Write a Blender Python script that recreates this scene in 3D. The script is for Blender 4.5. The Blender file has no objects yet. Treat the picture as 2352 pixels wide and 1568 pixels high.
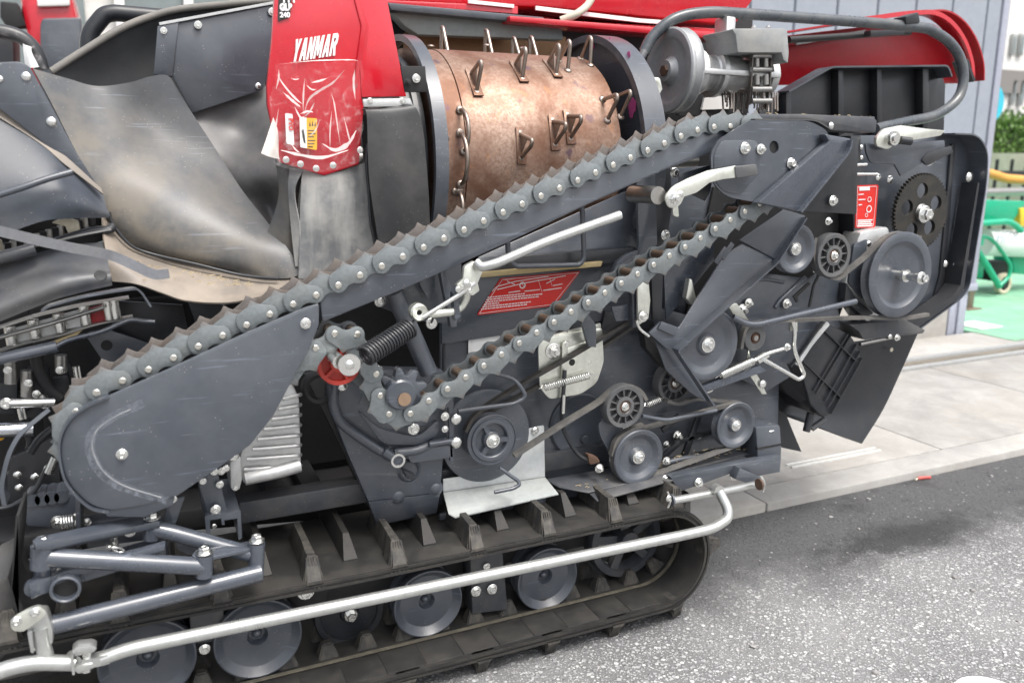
import bpy, bmesh, math, random
from mathutils import Vector, Matrix, Euler
random.seed(7)
R = math.radians
SC = bpy.context.scene
COL = SC.collection

# ------------------------------------------------------------------ camera
FPX, CX, CY, CAMH = 1873.0, 1176.0, 784.0, 1.25      # focal length measured on a 2352 px wide view
PITCH, YAW = R(12.4), R(24.4)
cam_d = bpy.data.cameras.new('camera')
cam = bpy.data.objects.new('camera', cam_d)
COL.objects.link(cam)
cam.location = (0, 0, CAMH)
cam.rotation_euler = (R(90) - PITCH, 0, -YAW)
cam_d.sensor_width = 36.0
cam_d.lens = 36.0 * FPX / 2352.0
cam_d.clip_start = 0.02
cam_d.clip_end = 2000
cam_d.dof.use_dof = True
cam_d.dof.focus_distance = 2.1
cam_d.dof.aperture_fstop = 2.8
SC.camera = cam

# ------------------------------------------------------------------ light: bright overcast daylight
SUN_EL, SUN_AZ = R(64), R(158)      # azimuth clockwise from +Y: high behind the camera, a little to the right
w = bpy.data.worlds.new('World'); SC.world = w; w.use_nodes = True
nt = w.node_tree; nt.nodes.clear()
wo = nt.nodes.new('ShaderNodeOutputWorld'); bg = nt.nodes.new('ShaderNodeBackground')
sky = nt.nodes.new('ShaderNodeTexSky'); sky.sky_type = 'NISHITA'; sky.sun_disc = False
sky.sun_elevation = SUN_EL; sky.sun_rotation = SUN_AZ
sky.air_density = 1.0; sky.dust_density = 6.0; sky.ozone_density = 1.0
hsv = nt.nodes.new('ShaderNodeHueSaturation'); hsv.inputs['Saturation'].default_value = 0.38   # cloud cover greys the sky
nt.links.new(sky.outputs[0], hsv.inputs['Color']); nt.links.new(hsv.outputs[0], bg.inputs['Color'])
nt.links.new(bg.outputs[0], wo.inputs[0]); bg.inputs['Strength'].default_value = 0.15
sun_d = bpy.data.lights.new('sun', 'SUN'); sun_d.energy = 1.3; sun_d.angle = R(20); sun_d.color = (1, .965, .92)
sun = bpy.data.objects.new('sun', sun_d); COL.objects.link(sun)
sun.rotation_euler = (R(90) - SUN_EL, 0, R(180) - SUN_AZ)
SC.view_settings.view_transform = 'Standard'; SC.view_settings.look = 'None'
SC.view_settings.gamma = 1.0; SC.view_settings.use_curve_mapping = False
SC.view_settings.exposure = 0.95
SC.cycles.max_bounces = 6; SC.cycles.diffuse_bounces = 3; SC.cycles.glossy_bounces = 3; SC.cycles.transmission_bounces = 2; SC.cycles.transparent_max_bounces = 8

# ------------------------------------------------------------------ surveying: a sight line met with a plane of the place
_F = Vector((math.sin(YAW)*math.cos(PITCH), math.cos(YAW)*math.cos(PITCH), -math.sin(PITCH)))
_R = Vector((math.cos(YAW), -math.sin(YAW), 0)); _U = _R.cross(_F); _C = Vector((0, 0, CAMH))
def ray(x, y): return _F + _R*((x-CX)/FPX) - _U*((y-CY)/FPX)
def at(x, y, Y): d = ray(x, y); return _C + d*(Y/d.y)
def atz(x, y, Z): d = ray(x, y); return _C + d*((Z-CAMH)/d.z)
def atx(x, y, X): d = ray(x, y); return _C + d*(X/d.x)
def mpp(x, y, Y): return (at(x, y, Y)-_C).dot(_F)/FPX      # metres per pixel there

# ------------------------------------------------------------------ object helpers
WL = {}                                                     # world position of every object that has children
def link(name, data, parent=None, loc=(0, 0, 0)):
    o = bpy.data.objects.new(name, data); COL.objects.link(o)
    loc = Vector(loc)
    if parent is not None:
        o.parent = parent; o.location = loc - WL[parent.name]
    else: o.location = loc
    WL[o.name] = loc
    return o
def tag(o, label=None, cat=None, group=None, kind=None):
    if label: o['label'] = label
    if cat: o['category'] = cat
    if group: o['group'] = group
    if kind: o['kind'] = kind
    return o
def finish(me, smooth=35):
    if smooth:
        me.polygons.foreach_set('use_smooth', [True]*len(me.polygons))
        me.set_sharp_from_angle(angle=R(smooth))
    me.update()
def build(name, bm, mat, parent=None, smooth=35, base=False):
    """bmesh in world coordinates -> one object with its origin at its middle (or base)"""
    vs = [v.co for v in bm.verts]
    lo = Vector(min(v[i] for v in vs) for i in range(3)); hi = Vector(max(v[i] for v in vs) for i in range(3))
    c = (lo+hi)/2
    if base: c.z = lo.z
    bmesh.ops.translate(bm, verts=bm.verts, vec=-c)
    bmesh.ops.recalc_face_normals(bm, faces=bm.faces)
    me = bpy.data.meshes.new(name); bm.to_mesh(me); bm.free()
    for m in (mat if isinstance(mat, (list, tuple)) else [mat]): me.materials.append(m)
    finish(me, smooth)
    return link(name, me, parent, c)
def fillet2(pts, n=5):
    """points (x, y) or (x, y, r): rounds corners that carry an r, in the same units"""
    out = []; N = len(pts)
    for i, p in enumerate(pts):
        if len(p) < 3 or not p[2]: out.append((p[0], p[1])); continue
        a = Vector(pts[i-1][:2]); b = Vector(p[:2]); c = Vector(pts[(i+1) % N][:2])
        u = (a-b); v = (c-b); lu, lv = u.length, v.length; u /= lu; v /= lv
        d = min(p[2], .48*lu, .48*lv)
        s, e = b+u*d, b+v*d
        for k in range(n+1):
            t = k/n; q = s*(1-t)**2 + b*2*t*(1-t) + e*t*t
            out.append((q.x, q.y))
    return out
def prism(bm, pts, vec, bev=0.0, holes=()):
    """closed outline of world points extruded by vec (added to bm)"""
    fs = []
    if holes:
        edges = []
        for lp in [pts]+list(holes):
            vv = [bm.verts.new(p) for p in lp]
            edges += [bm.edges.new((vv[i], vv[(i+1) % len(vv)])) for i in range(len(vv))]
        r = bmesh.ops.triangle_fill(bm, use_beauty=True, use_dissolve=False, edges=edges)
        fs = [g for g in r['geom'] if isinstance(g, bmesh.types.BMFace)]
    else:
        fs = [bm.faces.new([bm.verts.new(p) for p in pts])]
    r = bmesh.ops.extrude_face_region(bm, geom=fs, use_keep_orig=True)
    nv = [g for g in r['geom'] if isinstance(g, bmesh.types.BMVert)]
    bmesh.ops.translate(bm, verts=nv, vec=vec)
    if bev:
        bmesh.ops.recalc_face_normals(bm, faces=bm.faces)
        ed = [e for e in bm.edges if len(e.link_faces) == 2 and e.calc_face_angle(0) > R(40)]
        bmesh.ops.bevel(bm, geom=ed, offset=bev, segments=2, profile=.5, affect='EDGES', clamp_overlap=True)
def plate(name, pts, Y, t, mat, parent, bev=.0015, holes=(), dY=None, smooth=35):
    """flat sheet whose outline is surveyed on the plane at depth Y, thickness t going inward.
       a point may carry its own depth offset through dY(x, y)"""
    pts = fillet2(pts)
    f = (lambda x, y: at(x, y, Y + (dY(x, y) if dY else 0)))
    bm = bmesh.new()
    prism(bm, [f(*p) for p in pts], Vector((0, t, 0)), bev if not holes else 0, [[f(*p) for p in fillet2(h)] for h in holes])
    return build(name, bm, mat, parent, smooth)
def box(bm, lo, hi, bev=0.0, rot=None, org=None):
    r = bmesh.ops.create_cube(bm, size=1.0)
    lo, hi = Vector(lo), Vector(hi)
    for v in r['verts']: v.co = Vector(lo[i] + (v.co[i]+.5)*(hi[i]-lo[i]) for i in range(3))
    if bev:
        es = list({e for v in r['verts'] for e in v.link_edges})
        rr = bmesh.ops.bevel(bm, geom=es, offset=bev, segments=2, profile=.5, affect='EDGES', clamp_overlap=True)
    return r
def boxo(name, lo, hi, mat, parent=None, bev=.003, smooth=35, base=False):
    bm = bmesh.new(); box(bm, lo, hi, bev)
    return build(name, bm, mat, parent, smooth, base)
def smoothpath(pts, k=4, closed=False):
    P = [Vector(p) for p in pts]; N = len(P)
    if k <= 1 or N < 3: return P
    out = []
    rng = range(N) if closed else range(N-1)
    for i in rng:
        p1, p2 = P[i], P[(i+1) % N]
        p0 = P[i-1] if (closed or i > 0) else p1*2-p2
        p3 = P[(i+2) % N] if (closed or i+2 < N) else p2*2-p1
        for j in range(k):
            t = j/k
            out.append(.5*((2*p1)+(p2-p0)*t+(2*p0-5*p1+4*p2-p3)*t*t+(3*p1-p0-3*p2+p3)*t**3))
    if not closed: out.append(P[-1])
    return out
def filpath(pts, r, n=5):
    P = [Vector(p) for p in pts]; out = [P[0]]
    for i in range(1, len(P)-1):
        a, b, c = P[i-1], P[i], P[i+1]; u = a-b; v = c-b; lu, lv = u.length, v.length
        d = min(r, .48*lu, .48*lv); s = b+u/lu*d; e = b+v/lv*d
        for k in range(n+1):
            t = k/n; out.append(s*(1-t)**2+b*2*t*(1-t)+e*t*t)
    out.append(P[-1]); return out
def sweep(bm, path, sect, closed=False, up=Vector((0, 1, 0)), capped=True, scale=None):
    """sect: list of (a, b) offsets; a along side, b along up-ish; parallel transport"""
    P = [Vector(p) for p in path]; N = len(P); rings = []
    prev = None
    for i in range(N):
        if closed: t = P[(i+1) % N]-P[i-1]
        else: t = P[min(i+1, N-1)]-P[max(i-1, 0)]
        t.normalize()
        if prev is None:
            u = up - t*up.dot(t)
            if u.length < 1e-4: u = Vector((1, 0, 0))-t*t.x
            u.normalize()
        else:
            u = prev - t*prev.dot(t); u.normalize()
        prev = u; s = t.cross(u)
        k = scale(i/(N-1)) if scale else 1
        rings.append([bm.verts.new(P[i]+s*a*k+u*b*k) for a, b in sect])
    n = len(sect)
    for i in range(N if closed else N-1):
        r0, r1 = rings[i], rings[(i+1) % N]
        for j in range(n):
            bm.faces.new((r0[j], r0[(j+1) % n], r1[(j+1) % n], r1[j]))
    if not closed and capped:
        bm.faces.new(rings[0]); bm.faces.new(rings[-1])
def circ(r, n=12): return [(r*math.cos(2*math.pi*i/n), r*math.sin(2*math.pi*i/n)) for i in range(n)]
def rod(name, pts, r, mat, parent, fil=0.02, n=12, smooth=None, closed=False, scale=None):
    """round bar through (x, y, Y) sightings"""
    P = [at(*p) if len(p) == 3 else Vector(p[:3]) for p in pts]
    P = smoothpath(P, smooth) if smooth else filpath(P, fil)
    bm = bmesh.new(); sweep(bm, P, circ(r, n), closed, scale=scale)
    return build(name, bm, mat, parent, 50)
def rodw(name, P, r, mat, parent, fil=0.02, n=12, smooth=None, closed=False, scale=None):
    P = smoothpath(P, smooth, closed) if smooth else filpath(P, fil)
    bm = bmesh.new(); sweep(bm, P, circ(r, n), closed, scale=scale)
    return build(name, bm, mat, parent, 50)
def strap(name, pts, wd, th, mat, parent, smooth=None, fil=.02, up=Vector((0, 1, 0)), closed=False, world=False):
    """flat bar; wd measured along up, th across"""
    P = [Vector(p) for p in pts] if world else [at(*p) for p in pts]
    P = smoothpath(P, smooth, closed) if smooth else filpath(P, fil)
    bm = bmesh.new(); sweep(bm, P, [(-th/2, -wd/2), (th/2, -wd/2), (th/2, wd/2), (-th/2, wd/2)], closed, up)
    return build(name, bm, mat, parent, 40)
def lathe(bm, prof, seg=40, mtx=None, close=True):
    """prof: (offset along axis, radius); axis is +Y, turned/moved by mtx"""
    rings = []
    for y, r in prof:
        if r < 1e-6: rings.append([bm.verts.new((0, y, 0))])
        else: rings.append([bm.verts.new((r*math.cos(2*math.pi*i/seg), y, r*math.sin(2*math.pi*i/seg))) for i in range(seg)])
    for a, b in zip(rings[:-1], rings[1:]):
        for i in range(seg):
            j = (i+1) % seg
            if len(a) == 1 and len(b) == 1: continue
            if len(a) == 1: bm.faces.new((a[0], b[j], b[i]))
            elif len(b) == 1: bm.faces.new((a[i], a[j], b[0]))
            else: bm.faces.new((a[i], a[j], b[j], b[i]))
    if mtx is not None:
        vs = [v for rg in rings for v in rg]
        bmesh.ops.transform(bm, matrix=mtx, verts=vs)
def latheo(name, c, prof, mat, parent, seg=40, rot=None, smooth=35):
    bm = bmesh.new()
    m = Matrix.Translation(Vector(c)) @ (rot.to_matrix().to_4x4() if rot else Matrix())
    lathe(bm, prof, seg, m)
    return build(name, bm, mat, parent, smooth)
def patch(name, grid, mat, parent, k=6, t=.003, smooth=60):
    """curved sheet through a grid of world points"""
    rows = [smoothpath(r, k) for r in grid]
    cols = [smoothpath([rows[i][j] for i in range(len(rows))], k) for j in range(len(rows[0]))]
    bm = bmesh.new()
    V = [[bm.verts.new(p) for p in c] for c in cols]
    fs = []
    for i in range(len(V)-1):
        for j in range(len(V[0])-1):
            fs.append(bm.faces.new((V[i][j], V[i+1][j], V[i+1][j+1], V[i][j+1])))
    bmesh.ops.recalc_face_normals(bm, faces=bm.faces)
    bm.normal_update()
    if t:
        old = list(bm.verts)
        nrm = {v: v.normal.copy() for v in old}
        sgn = 1 if sum(n.y for n in nrm.values()) > 0 else -1
        r = bmesh.ops.extrude_face_region(bm, geom=fs, use_keep_orig=True)
        nv = [g for g in r['geom'] if isinstance(g, bmesh.types.BMVert)]
        d = {tuple(v.co): n for v, n in nrm.items()}
        for v in nv: v.co = v.co + d[tuple(v.co)]*t*sgn
    return build(name, bm, mat, parent, smooth)
def helix(name, a, b, r, wire, turns, mat, parent, hook=True):
    a, b = Vector(a), Vector(b); ax = (b-a); L = ax.length; ax.normalize()
    u = ax.orthogonal().normalized(); v = ax.cross(u); P = []
    if hook: P += [a-ax*r*1.6, a-ax*r*.8]
    n = turns*12
    for i in range(n+1):
        t = 2*math.pi*i/12; P.append(a+ax*(L*i/n)+u*r*math.cos(t)+v*r*math.sin(t))
    if hook: P += [b+ax*r*.8, b+ax*r*1.6]
    bm = bmesh.new(); sweep(bm, P, circ(wire, 6), up=Vector((.3, .5, .8)))
    return build(name, bm, mat, parent, 60)
_shared = {}
def bolt_mesh(kind, mats):
    key = (kind, mats.name)
    if key in _shared: return _shared[key]
    bm = bmesh.new()
    if kind == 'hex':                                      # unit radius = flange radius, axis -Y
        lathe(bm, [(0, 0), (0, 1), (-.12, 1), (-.22, .88), (-.22, 0)], 20)
        lathe(bm, [(-.2, .66), (-.72, .66), (-.8, .58), (-.8, .34), (-.72, .3), (-.72, 0)], 6)
    elif kind == 'dome':
        lathe(bm, [(0, 1), (-.15, .98), (-.35, .8), (-.5, .45), (-.55, 0)], 18)
    elif kind == 'nut':
        lathe(bm, [(0, 0), (0, 1), (-.12, 1), (-.16, .9), (-.16, 0)], 20)
        lathe(bm, [(-.15, .72), (-.68, .72), (-.74, .64), (-.74, .4)], 6)
        lathe(bm, [(-.7, .4), (-1.15, .4), (-1.25, .33), (-1.25, 0)], 12)
    elif kind == 'pin':
        lathe(bm, [(.1, 1), (-.25, 1), (-.4, .8), (-.45, 0)], 14)
    bmesh.ops.recalc_face_normals(bm, faces=bm.faces)
    me = bpy.data.meshes.new(kind); bm.to_mesh(me); bm.free()
    me.materials.append(mats); finish(me, 30); _shared[key] = me
    return me
def bolt(x, y, Y, rpx, parent, kind='hex', mat=None, direc=None, name='bolt'):
    me = bolt_mesh(kind, mat or M_ZINC)
    p = at(x, y, Y); s = rpx*mpp(x, y, Y)
    o = link(name, me, parent, p); o.scale = (s, s, s)
    if direc is not None: o.rotation_euler = Vector((0, -1, 0)).rotation_difference(Vector(direc)).to_euler()
    else: o.rotation_euler = (0, random.uniform(0, 1), 0)
    return o
def hull(points):
    pts = sorted(set((round(p[0], 6), round(p[1], 6)) for p in points))
    def half(ps):
        h = []
        for p in ps:
            while len(h) > 1 and (h[-1][0]-h[-2][0])*(p[1]-h[-2][1])-(h[-1][1]-h[-2][1])*(p[0]-h[-2][0]) <= 0: h.pop()
            h.append(p)
        return h
    a = half(pts); b = half(pts[::-1]); return a[:-1]+b[:-1]
def belt(name, circles, Y, wd, th, mat, parent):
    """drive belt round circles (x, z, r) on the plane Y"""
    pts = []
    for x, z, r in circles: pts += [(x+r*math.cos(i*math.pi/24), z+r*math.sin(i*math.pi/24)) for i in range(48)]
    P = [Vector((x, Y, z)) for x, z in hull(pts)]
    bm = bmesh.new()
    sweep(bm, P, [(-th/2, -wd/2), (th/2, -wd*.35), (th/2, wd*.35), (-th/2, wd/2)], True)
    return build(name, bm, mat, parent, 40)
def text_mesh(name, body, size, mat, parent, origin, xdir, ydir, shear=0, bold=0, align='LEFT', depth=.0006, xs=1.0):
    cu = bpy.data.curves.new(name, 'FONT'); cu.body = body; cu.size = size; cu.shear = shear; cu.offset = bold
    cu.align_x = align; cu.extrude = depth; cu.space_character = 1.0
    tmp = bpy.data.objects.new(name, cu); COL.objects.link(tmp)
    bpy.context.view_layer.update()
    me = bpy.data.meshes.new_from_object(tmp.evaluated_get(bpy.context.evaluated_depsgraph_get()))
    bpy.data.objects.remove(tmp); bpy.data.curves.remove(cu)
    xd, yd = Vector(xdir).normalized(), Vector(ydir).normalized(); zd = xd.cross(yd)
    for v in me.vertices: v.co = xd*v.co.x*xs + yd*v.co.y + zd*v.co.z
    me.materials.clear(); me.materials.append(mat)
    return link(name, me, parent, origin)

# ------------------------------------------------------------------ procedural materials
def nodes(name):
    m = bpy.data.materials.new(name); m.use_nodes = True
    n = m.node_tree.nodes; l = m.node_tree.links
    return m, n, l, n['Principled BSDF']
def noise(n, l, vec, scale, detail=6, rough=.6, dist=0):
    t = n.new('ShaderNodeTexNoise'); t.inputs['Scale'].default_value = scale; t.inputs['Detail'].default_value = detail
    t.inputs['Roughness'].default_value = rough; t.inputs['Distortion'].default_value = dist
    l.new(vec, t.inputs['Vector']); return t.outputs['Fac']
def ramp(n, l, fac, a, b, ca=(0, 0, 0, 1), cb=(1, 1, 1, 1)):
    r = n.new('ShaderNodeValToRGB'); e = r.color_ramp.elements
    e[0].position = a; e[1].position = b; e[0].color = ca; e[1].color = cb
    l.new(fac, r.inputs[0]); return r.outputs[0]
def mix(n, l, fac, a, b, mode='MIX'):
    x = n.new('ShaderNodeMix'); x.data_type = 'RGBA'; x.blend_type = mode
    for s, v in ((x.inputs[0], fac), (x.inputs[6], a), (x.inputs[7], b)):
        if isinstance(v, (int, float)): s.default_value = v
        elif isinstance(v, (tuple, list)): s.default_value = (*v[:3], 1)
        else: l.new(v, s)
    return x.outputs[2]
def math_(n, l, op, a, b=0):
    x = n.new('ShaderNodeMath'); x.operation = op
    for s, v in ((x.inputs[0], a), (x.inputs[1], b)):
        if isinstance(v, (int, float)): s.default_value = v
        else: l.new(v, s)
    return x.outputs[0]
def bump(n, l, h, strength, dist=.002):
    b = n.new('ShaderNodeBump'); b.inputs['Strength'].default_value = strength; b.inputs['Distance'].default_value = dist
    l.new(h, b.inputs['Height']); return b.outputs[0]
def surf(name, col, rough=.4, metal=0, dust=.25, dcol=(.30, .27, .23), dsc=9, speck=.0, sc_col=(.45, .42, .36), var=.08,
         bmp=.08, bsc=260, coat=0, streak=None, rvar=.18, spec=.5, scuff=0, grad=None):
    """paint, plastic, rubber or metal with uneven dust, specks, handling marks and fine relief"""
    m, n, l, p = nodes(name)
    tc = n.new('ShaderNodeTexCoord'); ob = tc.outputs['Object']
    gi = n.new('ShaderNodeObjectInfo')
    add = n.new('ShaderNodeVectorMath'); add.operation = 'ADD'
    comb = n.new('ShaderNodeCombineXYZ')
    for k in range(3): l.new(math_(n, l, 'MULTIPLY', gi.outputs['Random'], 7.3*(k+1)), comb.inputs[k])
    l.new(ob, add.inputs[0]); l.new(comb.outputs[0], add.inputs[1]); vec = add.outputs[0]
    n1 = noise(n, l, vec, dsc, 4, .65)
    n2 = noise(n, l, vec, dsc*6, 2, .7)
    base = mix(n, l, ramp(n, l, n2, .3, .7), tuple(c*(1-var) for c in col), tuple(min(1, c*(1+var)) for c in col))
    dm = math_(n, l, 'MULTIPLY', ramp(n, l, n1, .42, .78), dust)
    if grad:                                               # dirt that has settled towards one side of the piece
        dv = n.new('ShaderNodeVectorMath'); dv.operation = 'DOT_PRODUCT'; dv.inputs[1].default_value = grad[:3]; l.new(ob, dv.inputs[0])
        mr = n.new('ShaderNodeMapRange'); mr.inputs['From Min'].default_value = grad[3]; mr.inputs['From Max'].default_value = grad[4]; l.new(dv.outputs['Value'], mr.inputs['Value'])
        dm = math_(n, l, 'MULTIPLY', math_(n, l, 'MULTIPLY', ramp(n, l, n1, .34, .60), mr.outputs[0]), dust)
    base = mix(n, l, dm, base, dcol)
    if scuff:
        mp2 = n.new('ShaderNodeMapping'); mp2.inputs['Scale'].default_value = (9, 9, 160); mp2.inputs['Rotation'].default_value = (0, .5, 0); l.new(vec, mp2.inputs[0])
        base = mix(n, l, math_(n, l, 'MULTIPLY', ramp(n, l, noise(n, l, mp2.outputs[0], 1, 2, .5), .66, .74), scuff), base, tuple(min(1, c*3.2) for c in col))
    if streak:
        mp = n.new('ShaderNodeMapping'); mp.inputs['Scale'].default_value = streak; l.new(vec, mp.inputs[0])
        n4 = noise(n, l, mp.outputs[0], 1, 3, .6)
        base = mix(n, l, math_(n, l, 'MULTIPLY', ramp(n, l, n4, .45, .75), .5), base, dcol)
    if speck:
        vo = n.new('ShaderNodeTexVoronoi'); vo.inputs['Scale'].default_value = 120; l.new(vec, vo.inputs['Vector'])
        s = ramp(n, l, vo.outputs['Distance'], .05, .14, (1, 1, 1, 1), (0, 0, 0, 1))
        n5 = ramp(n, l, noise(n, l, vec, 25, 0)  , .55, .62)
        base = mix(n, l, math_(n, l, 'MULTIPLY', math_(n, l, 'MULTIPLY', s, n5), speck), base, sc_col)
    l.new(base, p.inputs['Base Color'])
    rr = math_(n, l, 'ADD', rough-rvar/2, math_(n, l, 'MULTIPLY', n1, rvar*1.4)); l.new(rr, p.inputs['Roughness'])
    p.inputs['Metallic'].default_value = metal; p.inputs['Specular IOR Level'].default_value = spec
    if coat: p.inputs['Coat Weight'].default_value = coat; p.inputs['Coat Roughness'].default_value = .08
    if bmp:
        h = noise(n, l, vec, bsc if bmp > .2 else 20, 1)
        l.new(bump(n, l, h, bmp), p.inputs['Normal'])
    return m
M_PAINT = surf('dark grey machine paint', (.048, .056, .070), .29, 0, .30, (.17, .18, .195), speck=.8, dsc=5, rvar=.28, spec=.75, coat=.2, scuff=.5)
M_HOOD = surf('dusty hood paint', (.042, .050, .064), .45, 0, .35, (.22, .21, .19), speck=.6, dsc=5, rvar=.2)
M_PAINT2 = surf('dark grey machine paint dusty', (.046, .050, .058), .36, 0, .35, (.24, .22, .19), speck=.5, dsc=6)
M_ARM = surf('sky lightened machine paint', (.054, .063, .080), .24, 0, .10, (.2, .2, .2), speck=.4, dsc=9, spec=.75, coat=.3, scuff=.3)  # machine paint made lighter: the linkage's sky reflection is put into the colour
M_BLACK = surf('black plastic', (.020, .022, .026), .34, 0, .14, (.12, .11, .10), speck=.25)
M_DARK = surf('grimy dark iron', (.021, .0215, .023), .5, 0, .25, (.06, .052, .045), spec=.3)
M_SHEET = surf('grey rubber sheet', (.066, .071, .078), .40, 0, .75, (.27, .23, .17), 9, speck=.6, grad=(-.62, 0, -.72, -.14, .24), rvar=.16, scuff=.45)
M_SHEETD = surf('dusty beige rubber sheet', (.17, .148, .125), .5, 0, .8, (.36, .30, .235), 6, speck=.4)
M_CURT = surf('dusty rubber curtain', (.13, .135, .14), .7, 0, .8, (.45, .44, .41), 9, streak=(26, 26, 5))
M_FLAP = surf('matt black rubber flap', (.030, .031, .033), .42, 0, .15, speck=.35)
M_RUB = surf('black track rubber', (.022, .0218, .0215), .48, 0, .6, (.088, .081, .071), 8, speck=.1)
M_LUG = surf('worn rubber lug', (.032, .0315, .031), .6, 0, .5, (.14, .126, .103), 22, streak=(80, 80, 14), spec=.35)
M_LUGD = surf('plain rubber lug', (.024, .0235, .023), .6, 0, .4, (.09, .08, .065), 16, spec=.35)
M_ZINC = surf('zinc plated bolt', (.78, .78, .75), .22, 1, .05, (.4, .37, .3), 10, bmp=0, var=.03)
M_ZPLATE = surf('zinc plated sheet', (.74, .75, .68), .3, .85, .08, (.5, .48, .40), 12, bmp=.03)
M_SILVER = surf('silver painted bar', (.50, .51, .495), .28, .75, .1, (.42, .40, .36), 10, speck=.2, bmp=.03)
M_ALU = surf('cast aluminium', (.56, .565, .56), .42, .8, .16, (.30, .28, .25), 8, bmp=.22, bsc=200)
M_STEEL = surf('worn steel', (.40, .395, .38), .32, .95, .3, (.20, .15, .10), 30)
M_CHAIN = surf('blued chain steel', (.19, .212, .22), .38, .45, .3, (.17, .145, .12), 22, var=.12)
M_CHAINR = surf('rusty chain steel', (.16, .145, .135), .4, .5, .5, (.17, .12, .085), 26, var=.12)
M_STRIP = surf('spring steel strip', (.22, .228, .245), .38, .6, .3, (.30, .27, .24), 20)
M_PINST = surf('bright pin end', (.66, .64, .58), .28, 1, .1, (.35, .30, .22), 10, bmp=0)
M_BUSH = surf('brown chain bushing', (.15, .105, .075), .42, .5, .4, (.22, .16, .11), 12)
M_CHAINB = surf('dark blued chain steel', (.11, .125, .132), .38, .5, .35, (.15, .115, .09), 22)
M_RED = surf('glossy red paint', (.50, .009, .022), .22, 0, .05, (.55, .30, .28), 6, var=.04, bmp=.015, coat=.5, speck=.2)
M_REDD = surf('red paint shaded inner side', (.36, .006, .014), .3, 0, .1, (.3, .1, .08), 8, var=.08, bmp=.02)  # darker copy of the red paint, with the hood's inside shade in the colour
M_REDP = surf('red plastic', (.42, .035, .022), .4, 0, .1, (.25, .10, .07), 20)
M_BELT = surf('drive belt rubber', (.085, .083, .080), .65, 0, .5, (.25, .23, .20), 16)
M_BELTD = surf('dark drive belt', (.022, .021, .020), .55, 0, .4, (.12, .10, .08), 16)
M_NYL = surf('grey nylon', (.085, .088, .092), .4, 0, .15, speck=.15)
M_LGREY = surf('light grey painted sheet', (.46, .48, .48), .35, 0, .15, (.34, .31, .26), 10, speck=.6, sc_col=(.2, .13, .08))
M_WHITE = surf('white print', (.78, .78, .77), .45, 0, .05, var=.03, bmp=0)
M_STRED = surf('red sticker', (.60, .020, .014), .3, 0, .03, var=.04, bmp=0)
M_YEL = surf('orange sticker', (.78, .40, .02), .4, 0, .05, var=.05, bmp=0)
M_INK = surf('black print', (.02, .02, .02), .5, 0, 0, var=.05, bmp=0)
M_FOAM = surf('tan foam seal', (.42, .33, .17), .8, 0, .3)
M_RUSTY = surf('rusty iron', (.11, .065, .045), .7, .3, .5, (.10, .06, .04), 40)
M_NYLW = surf('off white nylon', (.68, .62, .48), .5, 0, .3, (.4, .33, .22), 30)
M_CHROME = surf('bright tube', (.55, .57, .60), .14, 1, .1, bmp=.02)
def drum_mat():
    m, n, l, p = nodes('rusty threshing drum steel')
    tc = n.new('ShaderNodeTexCoord'); v = tc.outputs['Object']
    n1 = noise(n, l, v, 7, 9, .62, .4); n2 = noise(n, l, v, 120, 4, .7); n3 = noise(n, l, v, 28, 6, .6, .6)
    rust = mix(n, l, n2, (.13, .066, .043), (.19, .10, .065))
    bare = mix(n, l, ramp(n, l, n2, .36, .6), (.24, .15, .11), (.36, .26, .205))
    c = mix(n, l, ramp(n, l, n1, .36, .62), bare, rust)
    vo = n.new('ShaderNodeTexVoronoi'); vo.inputs['Scale'].default_value = 15; vo.inputs['Randomness'].default_value = 1
    wv = n.new('ShaderNodeVectorMath'); wv.operation = 'MULTIPLY_ADD'
    l.new(v, wv.inputs[0]); wv.inputs[1].default_value = (1, 1, 1)
    cb = n.new('ShaderNodeTexNoise'); cb.inputs['Scale'].default_value = 40; l.new(v, cb.inputs['Vector'])
    sc = n.new('ShaderNodeVectorMath'); sc.operation = 'SCALE'; sc.inputs['Scale'].default_value = .03; l.new(cb.outputs['Color'], sc.inputs[0])
    l.new(sc.outputs[0], wv.inputs[2]); l.new(wv.outputs[0], vo.inputs['Vector'])
    spot = ramp(n, l, vo.outputs['Distance'], .13, .22, (1, 1, 1, 1), (0, 0, 0, 1))
    spot = math_(n, l, 'MULTIPLY', spot, ramp(n, l, noise(n, l, v, 9, 2), .44, .54))
    c = mix(n, l, math_(n, l, 'MULTIPLY', spot, .85), c, (.105, .065, .085))
    c = mix(n, l, math_(n, l, 'MULTIPLY', ramp(n, l, n3, .60, .74), .5), c, (.42, .19, .07))
    l.new(c, p.inputs['Base Color'])
    p.inputs['Metallic'].default_value = .65
    l.new(math_(n, l, 'ADD', .45, math_(n, l, 'MULTIPLY', ramp(n, l, n1, .34, .68), .12)), p.inputs['Roughness'])
    l.new(bump(n, l, math_(n, l, 'ADD', n2, n3), .15, .0015), p.inputs['Normal'])
    return m
M_DRUM = drum_mat()
M_TOOTH = surf('worn drum tooth wire', (.34, .285, .245), .32, .9, .4, (.18, .12, .085), 40)
def film_mat():
    m, n, l, p = nodes('torn clear protective film')
    v = n.new('ShaderNodeTexCoord').outputs['Object']
    h = noise(n, l, v, 16, 4, .55, 1.4)
    a = ramp(n, l, noise(n, l, v, 24, 5, .6, 2.0), .52, .70)
    p.inputs['Base Color'].default_value = (.85, .82, .80, 1); p.inputs['Roughness'].default_value = .22
    l.new(math_(n, l, 'ADD', .015, math_(n, l, 'MULTIPLY', a, .10)), p.inputs['Alpha'])
    l.new(bump(n, l, h, .8, .01), p.inputs['Normal'])
    return m
M_FILM = film_mat()
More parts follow.
